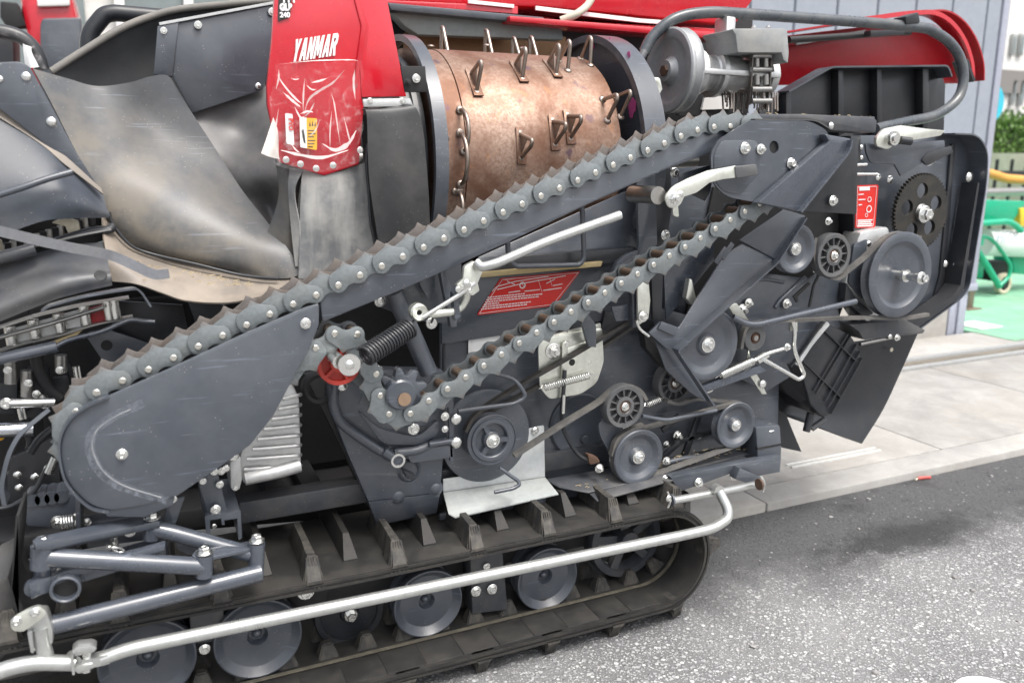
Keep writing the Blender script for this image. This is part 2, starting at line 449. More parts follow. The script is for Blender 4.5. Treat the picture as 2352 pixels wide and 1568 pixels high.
M_CREASE = surf('whitened film crease', (.80, .74, .72), .35, 0, 0, var=.1, bmp=0)
M_CREASE.node_tree.nodes['Principled BSDF'].inputs['Alpha'].default_value = .62

def chalk_mat():
    m, n, l, p = nodes('chalky scuffed paint')
    v = n.new('ShaderNodeTexCoord').outputs['Object']
    a = ramp(n, l, noise(n, l, v, 60, 6, .75), .42, .66)
    p.inputs['Base Color'].default_value = (.24, .26, .30, 1); p.inputs['Roughness'].default_value = .7
    l.new(math_(n, l, 'MULTIPLY', a, .38), p.inputs['Alpha'])
    return m
M_CHALK = chalk_mat()
M_GREYF = surf('dull grey flange', (.30, .32, .315), .4, 0, .2, (.34, .31, .26), 10, speck=.6, sc_col=(.2, .13, .08))

def chain_mat():
    m = M_CHAIN; n = m.node_tree.nodes; l = m.node_tree.links; p = n['Principled BSDF']
    src = p.inputs['Base Color'].links[0].from_socket
    ob = n.new('ShaderNodeTexCoord').outputs['Object']; sx = n.new('ShaderNodeSeparateXYZ'); l.new(ob, sx.inputs[0])
    h = math_(n, l, 'ADD', sx.outputs[2], math_(n, l, 'MULTIPLY', math_(n, l, 'SUBTRACT', noise(n, l, ob, 160, 3), .5), .02))
    mr = n.new('ShaderNodeMapRange'); mr.inputs['From Min'].default_value = .028; mr.inputs['From Max'].default_value = .046; l.new(h, mr.inputs['Value'])
    l.new(mix(n, l, math_(n, l, 'MULTIPLY', mr.outputs[0], .8), src, (.14, .105, .085)), p.inputs['Base Color'])
chain_mat()

# ------------------------------------------------------------------ the setting
def asphalt_mat():
    m, n, l, p = nodes('worn asphalt with pale aggregate')
    tc = n.new('ShaderNodeTexCoord'); v = tc.outputs['Object']
    def vor(scale, feat='F1'):
        t = n.new('ShaderNodeTexVoronoi'); t.feature = feat; t.inputs['Scale'].default_value = scale; l.new(v, t.inputs['Vector']); return t
    def layer(scale, base, lo, hi, share):
        """stones bedded in the binder: colour and size differ from stone to stone"""
        t = vor(scale); t.inputs['Randomness'].default_value = 1.0
        sp = n.new('ShaderNodeSeparateColor'); l.new(t.outputs['Color'], sp.inputs[0])
        col = n.new('ShaderNodeValToRGB'); el = col.color_ramp.elements
        el[0].position = 0; el[0].color = (.16, .16, .165, 1); el[1].position = 1; el[1].color = (.56, .56, .555, 1)
        q = el.new(.35); q.color = (.30, .305, .31, 1); q = el.new(.75); q.color = (.42, .42, .415, 1)
        l.new(sp.outputs[0], col.inputs[0])
        d = math_(n, l, 'ADD', t.outputs['Distance'], math_(n, l, 'MULTIPLY', sp.outputs[1], .22))
        mk = ramp(n, l, d, lo, hi, (1, 1, 1, 1), (0, 0, 0, 1))
        mk = math_(n, l, 'MULTIPLY', mk, ramp(n, l, sp.outputs[2], 1-share-.02, 1-share+.02))
        return mix(n, l, mk, base, col.outputs[0]), mk, sp, col
    patchy = ramp(n, l, noise(n, l, v, 2.2, 5, .6), .35, .65)
    bind = mix(n, l, patchy, (.11, .11, .112), (.19, .19, .188))
    bind = mix(n, l, ramp(n, l, noise(n, l, v, 260, 2, .7), .45, .8), bind, (.26, .26, .26))
    pale, mB, _s, _c = layer(175, bind, .40, .60, .85)
    pale, mA, sep, stone = layer(84, pale, .46, .62, .75)
    gap = mA
    # newer, darker strip of asphalt laid along the kerb
    sx = n.new('ShaderNodeSeparateXYZ'); l.new(v, sx.inputs[0])
    wob = math_(n, l, 'MULTIPLY', math_(n, l, 'SUBTRACT', noise(n, l, v, 4.0, 9, .72), .5), .55)
    yy = math_(n, l, 'ADD', math_(n, l, 'ADD', sx.outputs[1], wob), math_(n, l, 'MULTIPLY', math_(n, l, 'SUBTRACT', sx.outputs[0], 1.5), .02))
    mr = n.new('ShaderNodeMapRange'); mr.inputs['From Min'].default_value = 1.60; mr.inputs['From Max'].default_value = 1.84
    l.new(yy, mr.inputs['Value'])
    keep = ramp(n, l, sep.outputs[1], .93, .99)
    dk = mix(n, l, noise(n, l, v, 70, 4, .7), (.036, .037, .039), (.115, .115, .117))
    dk = mix(n, l, ramp(n, l, noise(n, l, v, 5, 5, .65), .56, .76), dk, (.03, .03, .031))
    dk = mix(n, l, math_(n, l, 'MULTIPLY', keep, gap), dk, stone.outputs[0])
    c = mix(n, l, mr.outputs[0], pale, dk)
    # oil stain near the kerb
    o_ = atz(2085, 1232, 0); sub = n.new('ShaderNodeVectorMath'); sub.operation = 'SUBTRACT'; sub.inputs[1].default_value = (o_.x, o_.y, 0); l.new(v, sub.inputs[0])
    scl = n.new('ShaderNodeVectorMath'); scl.operation = 'MULTIPLY'; scl.inputs[1].default_value = (1/.46, 1/.12, 0); l.new(sub.outputs[0], scl.inputs[0])
    ln = n.new('ShaderNodeVectorMath'); ln.operation = 'LENGTH'; l.new(scl.outputs[0], ln.inputs[0])
    rr_ = math_(n, l, 'ADD', ln.outputs['Value'], math_(n, l, 'MULTIPLY', math_(n, l, 'SUBTRACT', noise(n, l, v, 13, 8, .75), .5), 2.2))
    st = n.new('ShaderNodeMapRange'); st.inputs['From Min'].default_value = 1.15; st.inputs['From Max'].default_value = .35; l.new(rr_, st.inputs['Value'])
    c = mix(n, l, math_(n, l, 'MULTIPLY', st.outputs[0], .8), c, (.018, .018, .019))
    l.new(c, p.inputs['Base Color']); p.inputs['Roughness'].default_value = .82
    h = math_(n, l, 'ADD', mA, math_(n, l, 'MULTIPLY', mB, .5))
    l.new(bump(n, l, h, .7, .005), p.inputs['Normal'])
    return m
def concrete_mat(name, col, sc=3.0):
    m, n, l, p = nodes(name)
    v = n.new('ShaderNodeTexCoord').outputs['Object']
    c = mix(n, l, ramp(n, l, noise(n, l, v, sc, 8, .72, .4), .3, .7), tuple(x*.68 for x in col), tuple(x*1.12 for x in col))
    c = mix(n, l, math_(n, l, 'MULTIPLY', ramp(n, l, noise(n, l, v, 150, 3, .8), .5, .8), .35), c, tuple(x*.55 for x in col))
    c = mix(n, l, math_(n, l, 'MULTIPLY', ramp(n, l, noise(n, l, v, 1.6, 7, .7), .48, .72), .5), c, (.26, .235, .195))
    l.new(c, p.inputs['Base Color']); p.inputs['Roughness'].default_value = .85
    l.new(bump(n, l, noise(n, l, v, 220, 4, .7), .35, .003), p.inputs['Normal'])
    return m
M_CONC = concrete_mat('pale concrete', (.39, .38, .36)); M_CONC2 = concrete_mat('grey concrete', (.34, .33, .312), 5)
M_EARTH = concrete_mat('dirty joint', (.16, .14, .11), 8)
bm = bmesh.new(); bmesh.ops.create_grid(bm, x_segments=2, y_segments=2, size=300)
g = build('ground', bm, asphalt_mat(), None, 0); tag(g, 'worn asphalt yard with pale exposed aggregate', 'ground', kind='structure')

# kerb strip and slabs of the pavement
kerb = link('kerb', None, None, (2.5, 2.2, 0)); tag(kerb, 'flush concrete kerb strip along the dark asphalt', 'kerb', kind='structure')
x = -4.0
while x < 14:
    ln = 2.0
    boxo('kerb_stone', (x+.003, 2.150, -.1), (x+ln-.003, 2.292, .034+random.uniform(-.002, .002)), M_CONC, kerb, .008)
    x += ln
pav = link('pavement', None, None, (2.5, 2.9, 0)); tag(pav, 'concrete slab pavement between kerb and grey building', 'pavement', kind='structure')
x = -4.1
while x < 14:
    for y0, y1, mm in ((2.298, 3.33, M_CONC2),):
        boxo('slab', (x+.0018, y0, -.1), (x+1.1982, y1, .030+random.uniform(-.0015, .0015)), mm, pav, .005)
    x += 1.2
boxo('bedding', (-6, 2.165, -.2), (14, 5.8, .012), M_EARTH, pav, 0)
boxo('apron', (-6, 3.52, -.1), (5.47, 3.93, .036), M_CONC, pav, .004)
boxo('apron', (5.475, 3.52, -.1), (14, 3.60, .036), M_CONC, pav, .004)
for y0, z1 in ((3.345, .045), (3.43, .03), (3.485, .05)):
    boxo('door_rail', (-6, y0, -.05), (14, y0+(.03 if z1 > .04 else .05), z1), M_ALU if z1 > .04 else M_EARTH, pav, .003)
M_STRIPE = surf('steel drain strip', (.62, .62, .60), .5, .3, .2)
for dy in (0, .03):
    bm = bmesh.new(); a = atz(1806, 1068, .032); b = atz(2012, 1036, .032)
    box(bm, (a.x, 2.385+dy, .026), (b.x+.03, 2.397+dy, .036), .002); build('drain_strip', bm, M_STRIPE, pav)

# loose stones lying on the asphalt
bm = bmesh.new()
for i in range(150):
    x = random.uniform(.9, 3.6); y = random.uniform(1.0, 2.13)
    if y < 1.7 and random.random() < .45: continue
    s = random.choice((.003, .004, .004, .005, .006, .009))
    r = bmesh.ops.create_icosphere(bm, subdivisions=1, radius=s)
    for v in r['verts']: v.co = Vector((v.co.x*random.uniform(.7, 1.3), v.co.y*random.uniform(.7, 1.2), v.co.z*random.uniform(.45, .7)))
    bmesh.ops.rotate(bm, verts=r['verts'], matrix=Matrix.Rotation(random.uniform(0, 6), 3, 'Z'))
    bmesh.ops.translate(bm, verts=r['verts'], vec=(x, y, s*.3))
gr = build('gravel', bm, surf('pale stone chips', (.26, .255, .25), .8, 0, .6, (.18, .165, .15), 3, var=.3), None, 60)
tag(gr, 'loose pale stone chips scattered on the asphalt', 'gravel', kind='stuff')
# red litter
p = atz(2122, 1097, .006)
lit = link('litter', None, None, (p.x, p.y, 0)); tag(lit, 'small red scrap of litter on dark asphalt by the kerb', 'litter')
rodw('tube', [p+Vector((-.028, .006, 0)), p+Vector((-.005, 0, .002)), p+Vector((.028, -.006, 0))], .0065, surf('red litter plastic', (.5, .07, .06), .5), lit)
rodw('straw', [p+Vector((-.028, .006, 0)), p+Vector((-.042, .004, -.003))], .003, M_NYLW, lit)

# grey clad building
M_SIDE = surf('blue grey steel siding', (.27, .30, .345), .5, 0, .12, (.42, .41, .40), 3, var=.05, bmp=.25, bsc=320)
M_POST = surf('lavender grey steel post', (.34, .36, .43), .45, 0, .1)
BY = 3.95
bld = link('building', None, None, (3.5, BY+.2, 0)); tag(bld, 'building wall clad in blue grey vertical steel siding', 'building')
x = 5.262+.33
k = 0
while x > 1.3:
    x0 = x-.33; x1 = min(x, 5.405)
    bm = bmesh.new()
    prof = [(x0+.006, BY+.012), (x0+.014, BY), (x1-.008, BY), (x1, BY+.012), (x1, BY+.05), (x0+.006, BY+.05)]
    prism(bm, [Vector((a, b, .40)) for a, b in prof], Vector((0, 0, 3.6)))
    build('siding_panel', bm, M_SIDE, bld); x -= .33
boxo('wall_core', (1.3, BY+.052, .37), (5.38, BY+.25, 4.0), M_DARK, bld, 0)
boxo('flashing', (1.3, BY-.03, .345), (5.47, BY+.05, .398), M_POST, bld, .004)
boxo('footing', (1.3, BY-.02, 0), (5.20, BY+.25, .343), M_CONC, bld, .006)
boxo('corner_post', (5.225, BY-.012, .02), (5.40, BY+.14, .343), M_POST, bld, .004)
boxo('corner_flange', (5.30, BY-.028, .02), (5.325, BY-.013, .343), M_POST, bld, .003)
boxo('corner_trim', (5.408, BY-.012, .40), (5.47, BY+.2, 4.0), M_POST, bld, .006)


# yard beyond the corner: green floor, cart, pipe rail, fence, hedge, houses
M_GREEN = concrete_mat('green painted floor', (.22, .47, .31), 4)
bm = bmesh.new(); box(bm, (5.475, 3.605, -.05), (18, 10.2, .04)); o = build('yard_floor', bm, M_GREEN, None, 0)
tag(o, 'pale green painted floor beyond the building corner', 'floor', kind='structure')
a = atz(2245, 745, .05); o = boxo('floor_tile', (a.x-.12, a.y-.12, .041), (a.x+.12, a.y+.12, .05), M_WHITE, None, .003)
tag(o, 'white square plate lying on the green floor', 'plate')
# brown steel post and round sign
M_BROWN = surf('brown steel', (.16, .12, .09), .5)
p0 = at(2300, 60, 4.6)
pst = link('steel_post', None, None, (p0.x, 4.6, 0)); tag(pst, 'brown steel post just right of the grey building corner', 'post')
boxo('shaft', (p0.x-.035, 4.57, 0), (p0.x+.035, 4.64, 5), M_BROWN, pst, .004); boxo('base_plate', (p0.x-.08, 4.52, .0), (p0.x+.08, 4.69, .05), M_BROWN, pst, .003)
c = at(2276, 237, 4.9); sg = link('round_sign', None, None, (c.x, 4.9, 0)); tag(sg, 'cyan round sign behind the grey building corner', 'sign')
latheo('sign_disc', c, [(0, 0), (0, .165), (.012, .168), (.02, .165), (.02, 0)], surf('cyan sign', (.02, .46, .62), .4, bmp=0), sg)
rodw('sign_pole', [Vector((c.x, 4.93, 0)), Vector((c.x, 4.93, c.z))], .02, M_STEEL, sg)
# green seeder cart
M_GRN = surf('green machine paint', (.0, .36, .20), .35, 0, .1, bmp=.03, coat=.3)
M_TYRE = surf('pale tyre', (.55, .48, .36), .7, 0, .3)
CYD = 5.0
c = at(2303, 651, CYD); zf = .04
cart = link('seeder_cart', None, None, (c.x, c.y, zf)); tag(cart, 'green wheeled seeder cart with white tank by the building corner', 'cart')
k = mpp(2303, 651, CYD)
wr = c.z-zf
wh = latheo('wheel', c, [(-.02, wr*.62), (-.028, wr*.8), (-.024, wr*.95), (0, wr), (.024, wr*.95), (.028, wr*.8), (.02, wr*.62)], M_TYRE, cart)
latheo('rim', c, [(-.018, wr*.63), (-.02, wr*.7), (.02, wr*.7), (.018, wr*.63), (-.018, wr*.63)], M_BLACK, wh)
latheo('hub', c, [(-.03, 0), (-.03, wr*.2), (.03, wr*.2), (.03, 0)], M_BLACK, wh)
for i in range(5):
    a = i*2*math.pi/5+.3; d = Vector((math.cos(a), 0, math.sin(a)))
    strap('spoke', [c+d*wr*.15, c+d*wr*.66], .02, .028, M_BLACK, wh, world=True)
def cq(x, y, Y): return at(x, y, Y)
plate('hopper', [(2225, 458), (2360, 462), (2325, 512), (2232, 512)], CYD-.1, .30, M_GRN, cart, .01)
rodw('tank', [cq(2255, 556, CYD+.02), cq(2480, 566, CYD+.02)], 30*k, M_WHITE, cart, n=28)
latheo('tank_mouth', cq(2253, 556, CYD-.15), [(0, .0), (0, 10*k), (.05, 10*k), (.05, 0)], M_GRN, cart)
rodw('hopper_rail', [cq(2240, 514, CYD-.2), cq(2320, 508, CYD-.2), cq(2345, 530, CYD-.2)], 7*k, M_GRN, cart, .15)
rodw('leg', [cq(2245, 575, CYD-.08), cq(2296, 658, CYD-.08)], 7*k, M_GRN, cart)
rodw('guard_loop', [cq(2232, 542, CYD-.1), cq(2275, 545, CYD-.1), cq(2300, 575, CYD-.1), cq(2322, 610, CYD-.1), cq(2318, 636, CYD-.1), cq(2296, 656, CYD-.1)], 4*k, M_GRN, cart, .1)
plate('chute', [(2235, 600), (2262, 602), (2258, 640), (2232, 636)], CYD+.1, .2, M_GRN, cart, .01)
plate('drop_box', [(2325, 590), (2370, 590), (2370, 632), (2330, 628)], CYD+.1, .2, M_GRN, cart, .01)
plate('engine_block', [(2268, 600), (2322, 600), (2322, 650), (2275, 645)], CYD+.12, .2, M_DARK, cart, .02)
plate('fuel_cap', [(2344, 478), (2360, 478), (2360, 520), (2344, 520)], CYD-.12, .1, surf('yellow paint', (.75, .5, .02), .4), cart, .01)
tx = text_mesh('tank_lettering', 'HFSP-500D', .13, surf('grey blue print', (.30, .36, .5), .5), cart, cq(2288, 556, CYD-.06-30*k*.98), (1, 0, -.02), (0, 0, 1))
# pipe rail, hose, fence
rl = link('pipe_rail', None, None, (9, 6.0, 0)); tag(rl, 'grey horizontal pipe rail in front of the black fence', 'rail')
z = at(2310, 441, 6.0).z
rodw('rail_tube', [Vector((7.6, 6.0, z)), Vector((18, 6.0, z))], .045, M_STEEL, rl)
for xx in (7.9, 10.5, 13.5): rodw('rail_leg', [Vector((xx, 6.0, 0)), Vector((xx, 6.0, z))], .03, M_STEEL, rl)
hs = rodw('orange_hose', [at(2262, 396, 6.2), at(2285, 402, 6.2), at(2310, 410, 6.2), at(2345, 413, 6.2), at(2420, 420, 6.2)], .05, surf('orange hose', (.62, .30, .05), .5), None, smooth=4)
tag(hs, 'orange hose hanging in front of the black fence', 'hose')
fn = link('fence', None, None, (11, 7.4, 0)); tag(fn, 'black railing fence in front of the hedge', 'fence')
zt = at(2310, 366, 7.4).z; zb = at(2310, 470, 7.4).z
for i in range(30):
    xx = 8.6+i*.30; rodw('picket', [Vector((xx, 7.4, 0)), Vector((xx, 7.4, zt))], .022, M_BLACK, fn, n=6)
for zz in (zt-.18, .2): boxo('fence_bar', (8.4, 7.37, zz-.03), (18, 7.43, zz+.03), M_BLACK, fn, 0)
o = boxo('garden_wall', (8.5, 9.4, 0), (24, 9.7, at(2310, 352, 9.4).z), concrete_mat('mossy wall', (.22, .24, .18)), None, .01, base=True); tag(o, 'low mossy garden wall below the hedge', 'wall')
hz0 = at(2310, 342, 10.0).z; hz1 = at(2310, 268, 10.0).z
M_LEAF = surf('hedge leaf', (.10, .20, .035), .55, 0, .2, (.20, .30, .06), 3, var=.5, bmp=0)
hd = link('hedge', None, None, (14, 10.2, 0)); tag(hd, 'clipped green hedge beyond the black fence', 'hedge')
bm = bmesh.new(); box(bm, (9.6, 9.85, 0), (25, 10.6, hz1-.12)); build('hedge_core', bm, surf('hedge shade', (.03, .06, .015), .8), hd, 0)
bm = bmesh.new()
for i in range(9000):
    xx = random.uniform(9.5, 20); side = random.random() < .65
    yy = 9.78+random.uniform(-.08, .12) if side else random.uniform(9.8, 10.6)
    zz = random.uniform(hz0-.2, hz1) if side else hz1-.1+random.uniform(-.1, .14)+.08*math.sin(xx*3.1)+.06*math.sin(xx*7)
    s = random.uniform(.03, .06); a = Euler((random.uniform(0, 6), random.uniform(0, 6), random.uniform(0, 6))).to_matrix()
    vv = [bm.verts.new(Vector((xx, yy, zz))+a @ Vector(q)*s) for q in ((-1, 0, 0), (0, .5, .1), (1, 0, 0), (0, -.5, .1))]
    bm.faces.new(vv)
o = build('foliage', bm, M_LEAF, hd, 0); o['kind'] = 'stuff'
hs = link('house', None, None, (24, 20, 0)); tag(hs, 'white house with grey window frames beyond the hedge', 'house')
M_HW = surf('white render', (.74, .73, .70), .8, 0, .15, dsc=1, bmp=0); M_HG = surf('window glass', (.30, .36, .36), .12, 0, 0, bmp=0); M_HF = surf('grey frame', (.35, .37, .36), .5, bmp=0)
boxo('wall', (18, 18, 0), (34, 24, 9.5), M_HW, hs, 0)
boxo('band', (17.9, 17.9, at(2330, 170, 18).z-.6), (34.1, 18, at(2330, 170, 18).z+.1), surf('grey eaves', (.22, .21, .20), .7, bmp=0), hs, 0)
for yy0, yy1 in ((78, 128), (185, 242)):
    for i, (xa, xb) in enumerate(((2318, 2334), (2336, 2354))):
        q0 = at(xa, yy1, 17.95); q1 = at(xb, yy0, 17.95)
        fr = boxo('window', (q0.x, 17.9, q0.z), (q1.x, 17.99, q1.z), M_HF, hs, .02)
        boxo('pane', (q0.x+.07, 17.87, q0.z+.09), (q1.x-.07, 17.895, q1.z-.09), M_HG, fr, 0)
# showroom side, left: white wall added in place of bright outside light, glass door frames and a red tractor standing before it
fc = link('white_light_wall', None, None, (-1.5, 8.2, 0)); tag(fc, 'white wall standing in for outside light, with dark glazing at upper left', 'facade')
boxo('wall', (-9, 8.2, 0), (4.6, 8.4, 4.2), M_HW, fc, 0)
M_GLZ = surf('dark glazing', (.16, .19, .19), .15, 0, .1, (.3, .33, .32), 2, bmp=0)
for xa, xb in ((20, 186), (287, 436), (450, 540)):
    q0 = at(xa, 240, 8.15); q1 = at(xb, -60, 8.15); boxo('glass_panel', (q0.x, 8.12, .3), (q1.x, 8.19, q1.z+.3), M_GLZ, fc, .01)
for xa in (283, 440, 545): q0 = at(xa, 100, 8.1); boxo('glazing_bar', (q0.x-.04, 8.08, 0), (q0.x+.04, 8.118, 4.2), M_WHITE, fc, .005)
TY = 5.6
q = at(115, 60, TY); trc = link('red_tractor', None, None, (q.x, TY+.6, 0)); tag(trc, 'red tractor with dark grille standing before the shop glass at upper left', 'tractor')
plate('bonnet', [(40, -70, 25), (150, -70, 25), (184, 60, 10), (190, 330), (80, 330), (62, 90), (48, 20)], TY, .9, M_RED, trc, .03)
plate('grille', [(96, 42, 12), (186, 40, 8), (196, 122), (196, 330), (92, 330), (92, 60)], TY-.06, .05, M_PAINT, trc, .01)
plate('headlamp', [(84, -6, 4), (160, -6, 4), (160, 13, 5), (86, 15, 5)], TY-.03, .04, M_WHITE, trc, .006)
plate('mudguard', [(-60, 80, 10), (30, 80, 10), (40, 330), (-60, 330)], TY-.1, .3, M_BLACK, trc, .01)
plate('side_panel', [(0, 2, 6), (40, 6, 6), (60, 60), (20, 70), (0, 40)], TY-.05, .1, M_DARK, trc, .01)
for cx_ in (-110, 140):
    c = at(cx_, 300, TY+.1); latheo('wheel', (c.x, TY+.1, .31), [(0, 0), (0, .14), (.02, .17), (-.02, .21), (-.02, .28), (.04, .31), (.2, .31), (.25, .26), (.25, 0)], M_RUB, trc)

# something round and white at the very corner of the view
p = atz(2278, 1625, 0)
wl_ = link('white_bowl', None, None, (p.x, p.y, 0)); tag(wl_, 'smooth white upturned bowl lying on the asphalt at the bottom right corner', 'bowl')
latheo('bowl_shell', (p.x, p.y, 0), [(0, .088), (-.012, .09), (-.028, .082), (-.036, .05), (-.038, 0)], M_WHITE, wl_, 40, Euler((R(-90), 0, 0)))
latheo('bowl_rim', (p.x, p.y, 0), [(0, .096), (-.006, .098), (-.010, .092), (-.010, .088)], M_WHITE, wl_, 40, Euler((R(-90), 0, 0)))

# ================================================================== the combine harvester
M = link('combine_harvester', None, None, (.6, 2.3, 0))
tag(M, 'dark grey and red combine harvester on crawler track, side covers open, threshing drum exposed', 'harvester')
# ---------------------------------------------------------------- dark inner body behind the drives
boxo('inner_body', (-.25, 2.14, .44), (1.62, 2.75, .93), M_DARK, M, .01)
boxo('belly', (-.75, 2.02, .36), (1.5, 2.8, .42), M_DARK, M, .01)

# ---------------------------------------------------------------- crawler track
TY0, TY1 = 1.67, 2.00
tc_x, tc_z, tri, tth = 1.21, .1965, .1285, .022
def track_path(off):
    P = []
    for i in range(61): P.append((-1.1+ (tc_x+1.1)*i/60, tc_z-tri-off))
    for i in range(1, 25): a = -math.pi/2+math.pi*i/25; P.append((tc_x+(tri+off)*math.cos(a), tc_z+(tri+off)*math.sin(a)))
    for i in range(61): x = tc_x-(tc_x+1.1)*i/60; P.append((x, tc_z+tri+off+.012*max(0, -(x-.4))))
    a0, a1 = tc_z+tri+off+.012*1.5, tc_z-tri-off; cz = (a0+a1)/2; rr = (a0-a1)/2
    for i in range(1, 24): a = math.pi/2+math.pi*i/24; P.append((-1.1+rr*math.cos(a), cz+rr*math.sin(a)))
    return P
bm = bmesh.new()
pin_, pout = track_path(0), track_path(tth)
rings = []
for (a, b), (c, d) in zip(pin_, pout):
    rings.append([bm.verts.new(q) for q in ((a, TY0, b), (a, TY0+.075, b+.0), (a, TY1, b), (c, TY1, d), (c, TY0, d))])
for i in range(len(rings)):
    r0, r1 = rings[i], rings[(i+1) % len(rings)]
    for j in range(5): bm.faces.new((r0[j], r0[(j+1) % 5], r1[(j+1) % 5], r1[j]))
track = build('track_belt', bm, M_RUB, M, 40)
for k, off in enumerate((.004, .016)):
    bm = bmesh.new(); sweep(bm, [Vector((a, TY0-.001, b)) for a, b in track_path(off)], [(-.003, -.003), (.003, -.003), (.003, .003), (-.003, .003)], True); build('edge_bead', bm, M_LUGD, track, 40)
# arc-length stations for lugs
def stations(path, pitch, off=0):
    out = []; acc = -off
    for i in range(len(path)):
        a = Vector(path[i]); b = Vector(path[(i+1) % len(path)]); L = (b-a).length; t = (b-a)/L if L else Vector((1, 0))
        while acc <= L:
            if acc >= 0: out.append((a+t*acc, t))
            acc += pitch
        acc -= L
    return out
def gro_mesh(kind):
    """lug: local x along belt, y across, z outward"""
    bm = bmesh.new(); L = .33
    if kind == 0:   # long lug reaching the outer edge, flared ribbed end
        sec = [(-.016, .020, .024, .000), (.016, .015, .009, .052), (.10, .014, .0075, .055), (.20, .015, .0075, .052), (.235, .016, .010, .0)]
    else:           # short lug set back from the edge
        sec = [(.055, .020, .014, .0), (.10, .016, .007, .050), (.20, .015, .007, .054), (.31, .015, .007, .054), (.345, .018, .010, .0)]
    rr = []
    for y, hb, ht, z in sec:
        if z == 0: rr.append([bm.verts.new(q) for q in ((-hb, y, -.006), (hb, y, -.006), (hb*.8, y, .004), (-hb*.8, y, .004))])
        else: rr.append([bm.verts.new(q) for q in ((-hb*1.15, y, -.002), (hb*1.15, y, -.002), (ht, y, z), (-ht, y, z))])
    for a, b in zip(rr[:-1], rr[1:]):
        for j in range(4): bm.faces.new((a[j], a[(j+1) % 4], b[(j+1) % 4], b[j]))
    bm.faces.new(rr[0]); bm.faces.new(rr[-1])
    if kind == 0:   # ribbed buttress on the outer end
        for k in range(5):
            x = -.020+.010*k
            q = [(x-.0022, -.0125, -.019), (x+.0022, -.0125, -.019), (x*.55+.0018, .012, .051), (x*.55-.0018, .012, .051)]
            vs = [bm.verts.new(p) for p in q]; vs2 = [bm.verts.new((p[0], p[1]-.0028, p[2])) for p in q]
            bm.faces.new(vs2); 
            for j in range(4): bm.faces.new((vs[j], vs[(j+1) % 4], vs2[(j+1) % 4], vs2[j]))
        q = [(-.029, -.008, -.022), (.029, -.008, -.022), (.009, .016, .0525), (-.009, .016, .0525)]
        vs = [bm.verts.new(p) for p in q]; vs2 = [bm.verts.new((p[0], p[1]+.04, p[2])) for p in q]
        bm.faces.new(vs); bm.faces.new(vs2)
        for j in range(4): bm.faces.new((vs[j], vs[(j+1) % 4], vs2[(j+1) % 4], vs2[j]))
    bmesh.ops.recalc_face_normals(bm, faces=bm.faces)
    me = bpy.data.meshes.new('lug'); bm.to_mesh(me); bm.free(); me.materials.append(M_LUG if kind == 0 else M_LUGD); finish(me, 30); return me
G0, G1 = gro_mesh(0), gro_mesh(1)
for i, (p, t) in enumerate(stations(pout, .0965, .052)):
    if p.x < -.75: continue
    o = link('grouser', (G0, G1)[i % 2], track, (p.x, TY0+.012, p.y))
    o.rotation_euler = Matrix(((-t.x, 0, t.y), (0, 1, 0), (-t.y, 0, -t.x))).to_euler()
bm = bmesh.new()
vs0 = [bm.verts.new(q) for q in ((-.026, -.02, -.002), (.026, -.02, -.002), (.026, .02, -.002), (-.026, .02, -.002))]
vs1 = [bm.verts.new(q) for q in ((-.012, -.011, .036), (.012, -.011, .036), (.012, .011, .036), (-.012, .011, .036))]
for j in range(4): bm.faces.new((vs0[j], vs0[(j+1) % 4], vs1[(j+1) % 4], vs1[j]))
bm.faces.new(vs1)
bmesh.ops.bevel(bm, geom=list(bm.edges), offset=.003, segments=2, affect='EDGES')
bmesh.ops.recalc_face_normals(bm, faces=bm.faces)
GL = bpy.data.meshes.new('guide_lug'); bm.to_mesh(GL); bm.free(); GL.materials.append(M_LUG); finish(GL, 40)
for i, (p, t) in enumerate(stations(pin_, .0965, .02)):
    if p.x < -.6 or (p.y > .3): continue
    for yy in (1.822, 1.905):
        o = link('guide_lug', GL, track, (p.x, yy, p.y))
        o.rotation_euler = Matrix(((t.x, 0, -t.y), (0, 1, 0), (t.y, 0, t.x))).to_euler()
# pale worn strip where the rollers run, moulded pads on the inner face
for i in range(34):
    x = -.62+i*.0965
    if x > 1.2: break
    boxo('tread_pad', (x, TY0+.012, tc_z-tri-.004), (x+.0935, TY0+.098+.006*(i % 2), tc_z-tri+.0016), M_RUB, track, .001)
M_WORN = surf('worn pale rubber', (.085, .077, .06), .75, 0, .6, (.20, .18, .135), 30)
bm = bmesh.new()
rg = []
for (a, b) in [p for p in pin_ if p[1] < .30 and p[0] > -.9][:75]:
    d = Vector((a-tc_x, b-tc_z)) if a > tc_x else Vector((0, -1)); d.normalize()
    rg.append([bm.verts.new((a-d.x*.004, y, b-d.y*.004)) for y in (TY0+.104, TY0+.118)])
for r0, r1 in zip(rg[:-1], rg[1:]): bm.faces.new((r0[0], r0[1], r1[1], r1[0]))
build('wear_strip', bm, M_WORN, track, 40)
